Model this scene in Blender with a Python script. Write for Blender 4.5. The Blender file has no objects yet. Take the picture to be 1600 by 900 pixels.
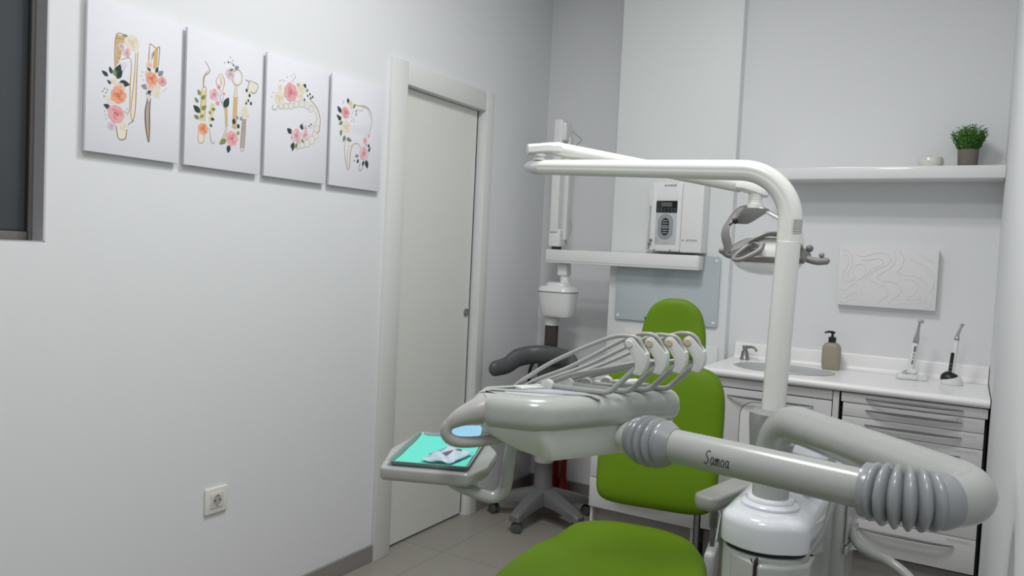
import bpy, bmesh, math, random
from mathutils import Vector, Matrix
PI = math.pi
V = Vector
S = bpy.context.scene
COL = S.collection

# ------------------------------------------------------------------ camera
cam = bpy.data.cameras.new('camera'); cam_ob = bpy.data.objects.new('camera', cam); COL.objects.link(cam_ob)
CR = V((0.86078461, 0.50677568, 0.04720451)); CU = V((-0.06325633, 0.01449372, 0.99789206)); CF = V((-0.50502326, 0.86195612, -0.04453274))
cm = Matrix((CR, CU, -CF)).transposed().to_4x4(); cm.translation = V((0, 0, 1.34))
cam_ob.matrix_world = cm
cam.sensor_width = 36; cam.lens = 1217.354*36/1600; cam.clip_start = 0.02
S.camera = cam_ob

# ------------------------------------------------------------------ light and exposure
S.view_settings.view_transform = 'Standard'; S.view_settings.look = 'None'
S.view_settings.exposure = 0.17; S.view_settings.gamma = 1; S.view_settings.use_curve_mapping = False
world = bpy.data.worlds.new('world'); S.world = world; world.use_nodes = True
world.node_tree.nodes['Background'].inputs[0].default_value = (.8, .87, 1, 1)
world.node_tree.nodes['Background'].inputs[1].default_value = 0.25
def area(name, loc, sx, sy, power, col=(1, .99, .985)):
    l = bpy.data.lights.new(name, 'AREA'); l.shape = 'RECTANGLE'; l.size = sx; l.size_y = sy; l.energy = power; l.color = col
    o = bpy.data.objects.new(name, l); COL.objects.link(o); o.location = loc
    return o
area('ceiling_panel_light', (-0.95, 1.76, 2.97), .40, .17, 11.5)
area('ceiling_panel_light', (-0.95, 2.06, 2.97), .40, .17, 11.5)
area('ceiling_panel_light', (-0.40, .50, 2.97), .50, .50, 21)

# ------------------------------------------------------------------ materials
def mat(name, col, rough=.5, metal=0., spec=.5, coat=0., noise=0., nscale=30., bump=0., bscale=200., alpha=1., trans=0., emit=None, estr=0.):
    m = bpy.data.materials.new(name); m.use_nodes = True
    nt = m.node_tree; b = nt.nodes['Principled BSDF']
    b.inputs['Base Color'].default_value = (*col, 1); b.inputs['Roughness'].default_value = rough
    b.inputs['Metallic'].default_value = metal; b.inputs['Specular IOR Level'].default_value = spec
    b.inputs['Coat Weight'].default_value = coat; b.inputs['Coat Roughness'].default_value = .08
    b.inputs['Alpha'].default_value = alpha; b.inputs['Transmission Weight'].default_value = trans
    if emit:
        b.inputs['Emission Color'].default_value = (*emit, 1); b.inputs['Emission Strength'].default_value = estr
    tc = nt.nodes.new('ShaderNodeTexCoord')
    if noise:
        n = nt.nodes.new('ShaderNodeTexNoise'); n.inputs['Scale'].default_value = nscale; n.inputs['Detail'].default_value = 4
        nt.links.new(tc.outputs['Object'], n.inputs['Vector'])
        r = nt.nodes.new('ShaderNodeMix'); r.data_type = 'RGBA'
        r.inputs[6].default_value = (*[c*(1-noise) for c in col], 1); r.inputs[7].default_value = (*[min(1, c*(1+noise)) for c in col], 1)
        nt.links.new(n.outputs['Fac'], r.inputs[0]); nt.links.new(r.outputs[2], b.inputs['Base Color'])
    if bump:
        n2 = nt.nodes.new('ShaderNodeTexNoise'); n2.inputs['Scale'].default_value = bscale; n2.inputs['Detail'].default_value = 3
        nt.links.new(tc.outputs['Object'], n2.inputs['Vector'])
        bp = nt.nodes.new('ShaderNodeBump'); bp.inputs['Strength'].default_value = bump; bp.inputs['Distance'].default_value = .002
        nt.links.new(n2.outputs['Fac'], bp.inputs['Height']); nt.links.new(bp.outputs['Normal'], b.inputs['Normal'])
    return m
M = {}
M['wall'] = mat('wall_paint', (.77, .785, .80), .85, spec=.2, noise=.012, nscale=6, bump=.06, bscale=90)
M['ceiling'] = mat('ceiling_paint', (.8, .8, .8), .9, spec=.2, noise=.01)
M['column'] = mat('column_lacquer', (.75, .78, .78), .45, spec=.35, noise=.01)
M['door'] = mat('door_lacquer', (.75, .765, .72), .5, spec=.3, noise=.015, nscale=14, bump=.05, bscale=40)
M['casing'] = mat('casing_lacquer', (.72, .735, .715), .45, spec=.3, noise=.01)
M['white'] = mat('white_plastic', (.78, .79, .79), .28, coat=.3, noise=.005)
M['lampwhite'] = mat('lamp_white_enamel', (.76, .77, .74), .22, coat=.4, noise=.005)
M['cab'] = mat('cabinet_lacquer', (.67, .67, .67), .35, spec=.4, noise=.008)
M['top'] = mat('worktop_solid_surface', (.90, .90, .895), .3, spec=.45, noise=.008)
M['gloss'] = mat('unit_gloss_white', (.74, .77, .81), .12, coat=.6, noise=.004)
M['shell'] = mat('shell_grey_plastic', (.42, .445, .42), .24, coat=.45, noise=.008)
M['grey'] = mat('grey_plastic', (.41, .415, .40), .32, noise=.01)
M['pipe'] = mat('pipe_grey_enamel', (.385, .40, .385), .24, coat=.4, noise=.006)
M['bellow'] = mat('bellows_rubber', (.27, .285, .30), .26, noise=.02, coat=.25)
M['under'] = mat('pale_underbody_plastic', (.66, .68, .66), .35, noise=.006)
M['hose'] = mat('hose_silicone', (.38, .39, .38), .38, noise=.015)
M['green'] = mat('green_leatherette', (.122, .232, .004), .5, spec=.22, noise=.03, nscale=18, bump=.05, bscale=260)
M['dgrey'] = mat('dark_grey_plastic', (.085, .092, .095), .42, noise=.03)
M['mgrey'] = mat('stool_base_grey', (.15, .155, .155), .45, noise=.03)
M['black'] = mat('black_plastic', (.012, .012, .013), .35, noise=.02)
M['gap'] = mat('dark_gap', (.02, .02, .022), .8, noise=.02)
M['chrome'] = mat('brushed_steel', (.5, .5, .51), .25, metal=1, noise=.03, nscale=80)
M['bar'] = mat('handle_aluminium', (.30, .30, .31), .32, metal=.9, noise=.03)
M['frame'] = mat('window_aluminium', (.56, .56, .58), .5, metal=.15, noise=.03)
M['framedark'] = mat('window_frame_brown', (.15, .142, .138), .45, noise=.03)
M['pane'] = mat('dark_window_glass', (.045, .052, .06), .18, spec=.5, noise=.1, nscale=2)
M['base'] = mat('baseboard_tile', (.27, .25, .24), .35, noise=.06, nscale=12)
M['plinth'] = mat('plinth_grey', (.33, .31, .30), .5, noise=.02)
M['board'] = mat('magnetic_glass_board', (.47, .53, .56), .08, coat=.5, noise=.004)
M['canvas'] = mat('poster_canvas', (.78, .79, .84), .75, spec=.2, bump=.05, bscale=500, noise=.005)
M['relief'] = mat('relief_plaster', (.78, .78, .78), .75, spec=.2, noise=.01)
M['tan_soap'] = mat('soap_bottle_beige', (.33, .295, .225), .45, noise=.03)
M['red'] = mat('red_enamel', (.30, .008, .015), .35, noise=.03)
M['brown'] = mat('collimator_brown', (.055, .042, .036), .3, noise=.05)
M['teal'] = mat('turquoise_paper', (.14, .70, .58), .7, spec=.2, noise=.02)
M['tray'] = mat('tray_steel_teal_reflection', (.24, .36, .33), .3, metal=.3, noise=.03)  # turquoise reflected from the paper liner is put into the steel colour
M['pouch'] = mat('sterile_pouch_film', (.62, .74, .86), .15, spec=.6, noise=.12, nscale=70, alpha=.8)
M['mask'] = mat('blue_paper', (.27, .55, .74), .7, noise=.04)
M['lens'] = mat('lamp_clear_shield', (.86, .88, .88), .08, spec=.6, alpha=.38, noise=.01)
M['mirror'] = mat('lamp_reflector', (.62, .63, .64), .12, metal=.85, noise=.01)
M['screen'] = mat('screen_black', (.008, .009, .012), .12, noise=.02)
M['lcd'] = mat('display_segment_grey', (.10, .12, .12), .2, noise=.02)
M['keypad'] = mat('keypad_grey', (.50, .53, .55), .4, noise=.01)
M['keyring'] = mat('keypad_ring', (.28, .31, .33), .4, noise=.01)
M['ink'] = mat('black_ink', (.012, .012, .014), .5, noise=.02)
M['greyink'] = mat('grey_ink', (.16, .17, .18), .5, noise=.02)
M['beigecap'] = mat('beige_cap', (.55, .49, .33), .4, noise=.02)
M['plant'] = mat('plant_leaf', (.045, .15, .018), .55, noise=.35, nscale=60)
M['plantlight'] = mat('plant_leaf_light', (.11, .26, .035), .55, noise=.3, nscale=60)
M['pot'] = mat('pot_cardboard_grey', (.17, .15, .125), .8, noise=.12, nscale=40, bump=.2)
M['ceramic'] = mat('ceramic_ivory', (.70, .69, .64), .15, coat=.6, noise=.01)
M['sticker'] = mat('type_plate_sticker', (.52, .52, .50), .5, noise=.15, nscale=120)
M['tape'] = mat('label_tape', (.66, .66, .66), .5, noise=.01)
M['sink'] = mat('sink_grey_ceramic', (.47, .49, .50), .18, coat=.4, noise=.01)
M['socket'] = mat('socket_white', (.80, .79, .76), .35, noise=.006)
M['socketin'] = mat('socket_cream_insert', (.68, .66, .60), .4, noise=.01)
# floor tiles with grout lines
def floor_mat():
    m = bpy.data.materials.new('floor_tiles'); m.use_nodes = True; nt = m.node_tree; b = nt.nodes['Principled BSDF']
    tc = nt.nodes.new('ShaderNodeTexCoord'); mp = nt.nodes.new('ShaderNodeMapping')
    mp.inputs['Location'].default_value = (2.04/1, -2.66, 0)
    br = nt.nodes.new('ShaderNodeTexBrick'); br.offset = 0; br.inputs['Scale'].default_value = 1
    br.inputs['Brick Width'].default_value = .6; br.inputs['Row Height'].default_value = .6; br.inputs['Mortar Size'].default_value = .0018
    br.inputs['Mortar Smooth'].default_value = .2
    br.inputs['Color1'].default_value = (.345, .325, .285, 1); br.inputs['Color2'].default_value = (.335, .315, .28, 1); br.inputs['Mortar'].default_value = (.16, .15, .135, 1)
    n = nt.nodes.new('ShaderNodeTexNoise'); n.inputs['Scale'].default_value = 5; n.inputs['Detail'].default_value = 6
    mx = nt.nodes.new('ShaderNodeMix'); mx.data_type = 'RGBA'; mx.blend_type = 'MULTIPLY'; mx.inputs[0].default_value = .12
    nt.links.new(tc.outputs['Object'], mp.inputs['Vector']); nt.links.new(mp.outputs[0], br.inputs['Vector']); nt.links.new(tc.outputs['Object'], n.inputs['Vector'])
    nt.links.new(br.outputs['Color'], mx.inputs[6]); nt.links.new(n.outputs['Color'], mx.inputs[7]); nt.links.new(mx.outputs[2], b.inputs['Base Color'])
    b.inputs['Roughness'].default_value = .28; b.inputs['Specular IOR Level'].default_value = .4
    return m
M['floor'] = floor_mat()
ARTCOL = dict(gold=(.46, .28, .07), palegold=(.80, .75, .63), tan=(.62, .46, .23), brown=(.20, .11, .055), greybrown=(.45, .40, .36), grey=(.28, .31, .33), dark=(.035, .06, .06), green=(.22, .27, .11), yellow=(.70, .65, .36), cream2=(.76, .74, .71),
  pink_0=(.80, .42, .43), pink_1=(.72, .30, .33), pink_2=(.50, .10, .14), orange_0=(.80, .40, .27), orange_1=(.76, .26, .14), orange_2=(.56, .13, .06), cream_0=(.80, .74, .62), cream_1=(.74, .66, .50), cream_2=(.69, .59, .42), peach_0=(.82, .60, .50), peach_1=(.80, .50, .40), peach_2=(.68, .36, .26),
  lilac_0=(.72, .58, .64), lilac_1=(.62, .44, .52), lilac_2=(.46, .26, .34), green2_0=(.60, .62, .38), green2_1=(.5, .52, .28), green2_2=(.4, .42, .2))
AM = {k: mat('print_'+k, c, .75, spec=.15, noise=.05, nscale=150) for k, c in ARTCOL.items()}

# ------------------------------------------------------------------ mesh helpers
ORG = {}
def spline(pts, n=8, closed=False):
    P = [V(p) for p in pts]; out = []; N = len(P)
    for i in range(N if closed else N-1):
        p1 = P[i]; p2 = P[(i+1) % N]
        p0 = P[i-1] if (i > 0 or closed) else p1*2-p2
        p3 = P[(i+2) % N] if (i+2 < N or closed) else p2*2-p1
        for k in range(n):
            t = k/n
            out.append(.5*((2*p1)+(p2-p0)*t+(2*p0-5*p1+4*p2-p3)*t*t+(3*p1-p0-3*p2+p3)*t**3))
    if not closed: out.append(P[-1])
    return out
def fillet(pts, r, n=8):
    P = [V(p) for p in pts]; R = r if isinstance(r, (list, tuple)) else [r]*(len(P)-2)
    out = [P[0]]
    for i in range(1, len(P)-1):
        a = (P[i-1]-P[i]).normalized(); b = (P[i+1]-P[i]).normalized(); ang = a.angle(b)
        rr = R[i-1]; t = rr/math.tan(ang/2); c = P[i]+(a+b).normalized()*(rr/math.sin(ang/2))
        s = P[i]+a*t; e = P[i]+b*t; us = (s-c); ue = (e-c); tot = us.angle(ue); ax = us.cross(ue).normalized()
        for k in range(n+1): out.append(c+Matrix.Rotation(tot*k/n, 3, ax) @ us)
    out.append(P[-1]); return out
def frame(x, y, z, o=(0, 0, 0)):
    m = Matrix((V(x).normalized(), V(y).normalized(), V(z).normalized())).transposed().to_4x4(); m.translation = V(o); return m
def rotz(a, o=(0, 0, 0)): return Matrix.Translation(V(o)) @ Matrix.Rotation(a, 4, 'Z')
class MB:
    def __init__(s, mtx=None): s.v = []; s.f = []; s.m = []; s.X = mtx
    def add(s, vs, fs, mi=0, mtx=None):
        o = len(s.v)
        for p in vs:
            p = V(p)
            if mtx is not None: p = mtx @ p
            if s.X is not None: p = s.X @ p
            s.v.append(p)
        for f in fs: s.f.append([i+o for i in f]); s.m.append(mi)
        return s
    def bm(s, b, mi=0, mtx=None):
        b.verts.ensure_lookup_table(); b.verts.index_update()
        s.add([v.co.copy() for v in b.verts], [[v.index for v in f.verts] for f in b.faces], mi, mtx); b.free(); return s
    def box(s, x0, x1, y0, y1, z0, z1, r=0, seg=3, mi=0, mtx=None, only=None):
        b = bmesh.new(); bmesh.ops.create_cube(b, size=1)
        for v in b.verts: v.co = V((x0+(v.co.x+.5)*(x1-x0), y0+(v.co.y+.5)*(y1-y0), z0+(v.co.z+.5)*(z1-z0)))
        if r:
            ed = list(b.edges)
            if only == 'z': ed = [e for e in ed if abs(e.verts[0].co.z-e.verts[1].co.z) > 1e-6]
            bmesh.ops.bevel(b, geom=ed, offset=r, segments=seg, affect='EDGES', profile=.5, clamp_overlap=True)
        return s.bm(b, mi, mtx)
    def loft(s, rings, mi=0, cap0=True, cap1=True, mtx=None):
        n = len(rings[0]); vs = [p for r in rings for p in r]; fs = []
        for i in range(len(rings)-1):
            for k in range(n):
                k2 = (k+1) % n
                fs.append([i*n+k, i*n+k2, (i+1)*n+k2, (i+1)*n+k])
        if cap0: fs.append(list(range(n))[::-1])
        if cap1: fs.append([(len(rings)-1)*n+k for k in range(n)])
        return s.add(vs, fs, mi, mtx)
    def tube(s, path, r, n=16, mi=0, caps=True, ell=(1, 1), up=None, mtx=None, dome=False, notch=None):
        P = [V(p) for p in path]; N = len(P)
        T = []
        for i in range(N):
            a = P[max(0, i-1)]; b = P[min(N-1, i+1)]; t = (b-a)
            T.append(t.normalized() if t.length > 1e-9 else V((0, 0, 1)))
        u = V(up) if up is not None else (V((0, 0, 1)) if abs(T[0].z) < .9 else V((1, 0, 0)))
        u = (u-T[0]*u.dot(T[0])).normalized(); rings = []
        def R(i): return r[i] if isinstance(r, (list, tuple)) else (r(i/(N-1)) if callable(r) else r)
        def ring(c, t, u, rr):
            w = t.cross(u)
            def nf(k):
                if not notch: return 1
                a = 2*PI*k/n; d = min(abs((a-c_+PI) % (2*PI)-PI) for c_ in notch[0]); return 1-notch[2]*max(0, 1-(d/notch[1])**2)
            return [c+u*(math.cos(2*PI*k/n)*rr*ell[0]*nf(k))+w*(math.sin(2*PI*k/n)*rr*ell[1]*nf(k)) for k in range(n)]
        for i in range(N):
            if i: u = (u-T[i]*u.dot(T[i])).normalized()
            if i == 0 and dome:
                for q in (.05, .3, .6, .85): rings.append(ring(P[0]-T[0]*(R(0)*math.cos(q*PI/2)), T[0], u, R(0)*math.sin(q*PI/2)))
            rings.append(ring(P[i], T[i], u, R(i)))
            if i == N-1 and dome:
                for q in (.85, .6, .3, .05): rings.append(ring(P[-1]+T[-1]*(R(N-1)*math.cos(q*PI/2)), T[-1], u, R(N-1)*math.sin(q*PI/2)))
        return s.loft(rings, mi, caps, caps, mtx)
    def lathe(s, prof, n=32, mi=0, mtx=None, caps=True):
        rings = [[V((r*math.cos(2*PI*k/n), r*math.sin(2*PI*k/n), z)) for k in range(n)] for r, z in prof]
        return s.loft(rings, mi, caps, caps, mtx)
    def prism(s, poly, z0, z1, r=0, seg=3, mi=0, mtx=None, r0=None):
        P = [V((p[0], p[1], 0)) for p in poly]; n = len(P)
        area2 = sum(P[i].x*P[(i+1) % n].y-P[(i+1) % n].x*P[i].y for i in range(n))
        if area2 < 0: P = P[::-1]
        nrm = []
        for i in range(n):
            a = (P[i]-P[i-1]).normalized(); b = (P[(i+1) % n]-P[i]).normalized()
            na = V((a.y, -a.x, 0)); nb = V((b.y, -b.x, 0)); m = na+nb
            m = m.normalized() if m.length > 1e-6 else na
            nrm.append(m/max(.5, m.dot(na)))
        def rg(d, z): return [V((P[i].x-nrm[i].x*d, P[i].y-nrm[i].y*d, z)) for i in range(n)]
        rb = r if r0 is None else r0
        rings = []
        if rb:
            for k in range(seg+1): a = PI/2*k/seg; rings.append(rg(rb*(1-math.sin(a)), z0+rb*(1-math.cos(a))))
        else: rings.append(rg(0, z0))
        if r:
            for k in range(seg+1): a = PI/2*k/seg; rings.append(rg(r*(1-math.cos(a)), z1-r+r*math.sin(a)))
        else: rings.append(rg(0, z1))
        return s.loft(rings, mi, True, True, mtx)
    def ball(s, c, r, n=20, mi=0, mtx=None, sc=(1, 1, 1)):
        rings = []
        m = n//2
        for i in range(m+1):
            a = PI*(i+.02)/(m+.04); rings.append([V((c[0]+sc[0]*r*math.sin(a)*math.cos(2*PI*k/n), c[1]+sc[1]*r*math.sin(a)*math.sin(2*PI*k/n), c[2]-sc[2]*r*math.cos(a))) for k in range(n)])
        return s.loft(rings, mi, True, True, mtx)
    def cushion(s, outline, tf, tb, k=3.0, rings=9, bend=None, mtx=None, mi=0):
        # outline: closed 2-D loop (a, b); thickness grows from the rim inwards, front +c and back -c
        n = len(outline); cx = sum(p[0] for p in outline)/n; cy = sum(p[1] for p in outline)/n
        R = []
        def ringat(q, sgn, T):
            c = T*(max(0, 1-q**k))**(1/k)*sgn; o = []
            for p in outline:
                a = cx+(p[0]-cx)*q; b = cy+(p[1]-cy)*q
                o.append(V((a, b, c+(bend(a, b) if bend else 0))))
            return o
        qs = [.02, .25, .45, .62, .76, .86, .93, .975, .995]
        for q in qs: R.append(ringat(q, -1, tb))
        R.append(ringat(1.0, 1, 0))
        for q in qs[::-1]: R.append(ringat(q, 1, tf))
        return s.loft(R, mi, True, True, mtx)
    def text(s, body, size, mtx, mi=0, depth=.0004):
        cu = bpy.data.curves.new('t', 'FONT'); cu.body = body; cu.size = size; cu.extrude = depth; cu.align_x = 'CENTER'; cu.resolution_u = 3
        o = bpy.data.objects.new('t', cu); COL.objects.link(o)
        dg = bpy.context.evaluated_depsgraph_get(); me = bpy.data.meshes.new_from_object(o.evaluated_get(dg))
        s.add([v.co.copy() for v in me.vertices], [list(p.vertices) for p in me.polygons], mi, mtx)
        bpy.data.objects.remove(o); bpy.data.curves.remove(cu); bpy.data.meshes.remove(me); return s
    def build(s, name, mats, parent=None, ang=35, smooth=True):
        if not isinstance(mats, (list, tuple)): mats = [mats]
        me = bpy.data.meshes.new(name); o = bpy.data.objects.new(name, me); COL.objects.link(o)
        if parent is not None: org = ORG[parent]; o.parent = parent; ORG[o] = org
        else:
            lo = [min(p[i] for p in s.v) for i in range(3)]; hi = [max(p[i] for p in s.v) for i in range(3)]
            org = V(((lo[0]+hi[0])/2, (lo[1]+hi[1])/2, lo[2])); o.location = org; ORG[o] = org
        me.from_pydata([p-org for p in s.v], [], s.f)
        for m in mats: me.materials.append(m)
        me.polygons.foreach_set('material_index', s.m)
        b = bmesh.new(); b.from_mesh(me); bmesh.ops.recalc_face_normals(b, faces=b.faces); b.to_mesh(me); b.free()
        if smooth:
            me.polygons.foreach_set('use_smooth', [True]*len(me.polygons)); me.set_sharp_from_angle(angle=math.radians(ang))
        me.update(); return o
def tag(o, label=None, cat=None, group=None, kind=None):
    if label: o['label'] = label
    if cat: o['category'] = cat
    if group: o['group'] = group
    if kind: o['kind'] = kind
    return o
def thing(name, loc, label, cat, group=None):
    o = bpy.data.objects.new(name, None); COL.objects.link(o); o.location = loc; o.empty_display_size = .1; ORG[o] = V(loc)
    return tag(o, label, cat, group)
def struct(o, label=None): o['kind'] = 'structure'; return tag(o, label, None)
def smooth_poly(pts, n=6): return [(p.x, p.y) for p in spline([(a, b, 0) for a, b in pts], n, True)]
def rrect(x0, x1, y0, y1, r, n=5):
    out = []
    for cx, cy, a0 in ((x1-r, y1-r, 0), (x0+r, y1-r, 90), (x0+r, y0+r, 180), (x1-r, y0+r, 270)):
        for k in range(n+1): a = math.radians(a0+90*k/n); out.append((cx+r*math.cos(a), cy+r*math.sin(a)))
    return out
def round_poly(pts, rs, n=6):
    out = []; N = len(pts)
    for i in range(N):
        r = rs[i] if isinstance(rs, (list, tuple)) else rs
        f = fillet([V((*pts[i-1], 0)), V((*pts[i], 0)), V((*pts[(i+1) % N], 0))], r, n)[1:-1]
        out += [(p.x, p.y) for p in f]
    return out
# ================================================================== ROOM
XL, XR, YN, YB, YC, ZC = -2.13, .094, 3.95, 3.72, 3.66, 3.0
CX0, CX1 = -1.574, -.972
struct(MB().box(-2.4, 1.4, -1.4, 4.1, -.1, 0).build('floor', M['floor']))
struct(MB().box(-2.4, 1.4, -1.4, 4.1, ZC, ZC+.1).build('ceiling', M['ceiling']))
w = MB()
WY0, WY1, WZ0, WZ1 = .15, 1.162, 1.3115, 2.55
DY0, DY1, DZ = 2.655, 3.275, 2.045
w.box(XL-.13, XL, -1.3, WY0, 0, ZC); w.box(XL-.13, XL, WY0, WY1, 0, WZ0); w.box(XL-.13, XL, WY0, WY1, WZ1, ZC)
w.box(XL-.13, XL, WY1, DY0, 0, ZC); w.box(XL-.13, XL, DY0, DY1, DZ, ZC); w.box(XL-.13, XL, DY1, YN+.1, 0, ZC)
struct(w.build('wall_left', M['wall']))
struct(MB().box(XL, CX0+.05, YN, YN+.1, 0, ZC).build('wall_recess', M['wall']))
struct(MB().box(CX0, CX1, YC, YN+.1, 0, ZC, r=.004, seg=2, only='z').build('wall_column', M['column']))
struct(MB().box(CX1, XR+.1, YB, YB+.1, 0, ZC).build('wall_back', M['wall']))
w = MB(); w.box(XR, XR+.1, .75, YB, 0, ZC); w.box(XR+.1, 1.3, .75, .85, 0, ZC); w.box(1.2, 1.3, -1.3, .75, 0, ZC)
struct(w.build('wall_right', M['wall']))
struct(MB().box(XL, 1.2, -1.3, -1.2, 0, ZC).build('wall_front', M['wall']))
# baseboards
def skirting(x0, x1, y0, y1): return MB().box(x0, x1, y0, y1, 0, .072, r=.002, seg=1)
b = skirting(XL, XL+.012, -1.2, 2.546); b.box(XL, XL+.012, 3.345, YN-.012, 0, .072, r=.002, seg=1)
struct(b.build('baseboard_left', M['base']))
struct(skirting(XL, CX0, YN-.012, YN).build('baseboard_back', M['base']))
# window in the left wall
win = thing('window_1', (XL, (WY0+WY1)/2, WZ0), None, None); win['kind'] = 'structure'
j = MB(); t = .006
j.box(XL-.055, XL+.001, WY1-t, WY1-.0005, WZ0, WZ1); j.box(XL-.055, XL+.001, WY0+.0005, WY0+t, WZ0, WZ1); j.box(XL-.055, XL+.001, WY0, WY1, WZ1-t, WZ1)
j.box(XL-.055, XL+.001, WY0, WY1, WZ0+.0005, WZ0+.002)
j.build('reveal_lining', M['frame'], win)
f = MB()
for y0, y1 in ((WY1-.017, WY1-t), (WY0+t, WY0+.017)): f.box(XL-.085, XL-.05, y0, y1, WZ0+.002, WZ1-t, r=.003, seg=2)
f.box(XL-.085, XL-.05, WY0+.02, WY1-.02, WZ0+.002, WZ0+.025, r=.003, seg=2); f.box(XL-.085, XL-.05, WY0+.02, WY1-.02, WZ1-.05, WZ1-t, r=.003, seg=2)
f.build('window_frame', M['framedark'], win)
g = MB()
for y0, y1, z0, z1 in ((WY1-.022, WY1-.016, WZ0+.024, WZ1-.045), (WY0+.016, WY0+.022, WZ0+.024, WZ1-.045), (WY0+.03, WY1-.03, WZ0+.024, WZ0+.029)):
    g.box(XL-.078, XL-.056, y0, y1, z0, z1)
g.build('gasket', M['black'], win)
MB().box(XL-.074, XL-.060, WY0+.018, WY1-.018, WZ0+.026, WZ1-.045).build('window_pane', M['pane'], win)
# sliding door
door = thing('door_1', (XL, (DY0+DY1)/2, 0), None, None); door['kind'] = 'structure'
c = MB()
c.box(XL-.1, -2.11, 2.546, 2.650, 0, 2.133, r=.004, seg=2); c.box(XL-.1, -2.11, 3.276, 3.345, 0, 2.133, r=.004, seg=2)
c.box(XL-.1, -2.114, 2.649, 3.277, 2.038, 2.131, r=.003, seg=2)
c.build('door_casing', M['casing'], door)
gs = MB(); gs.box(-2.175, -2.160, 3.262, 3.2759, 0.012, 2.037)
gs.build('leaf_gap_shade', M['gap'], door)  # near-black strip stands in for the shade between leaf and casing
leaf = MB().box(-2.196, -2.156, 2.63, 3.262, .010, 2.036, r=.002, seg=1).build('door_leaf', M['door'], door)
fx = frame((0, 1, 0), (0, 0, 1), (1, 0, 0), (-2.156, 3.236, 1.034))
p = MB(fx); p.lathe([(.0215, .0001), (.0225, .003), (.0195, .0042), (.017, .0038), (.0165, .001)], 28); p.build('flush_pull', M['chrome'], leaf)
p = MB(fx); p.lathe([(.0166, .0003), (.0166, .0012)], 24); p.build('pull_recess', M['mgrey'], leaf)
p = MB(fx); p.lathe([(.0085, .0012), (.0085, .003), (.006, .004)], 16); p.box(-.001, .001, -.005, .005, .003, .0055); p.build('thumb_turn', M['chrome'], leaf)

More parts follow.
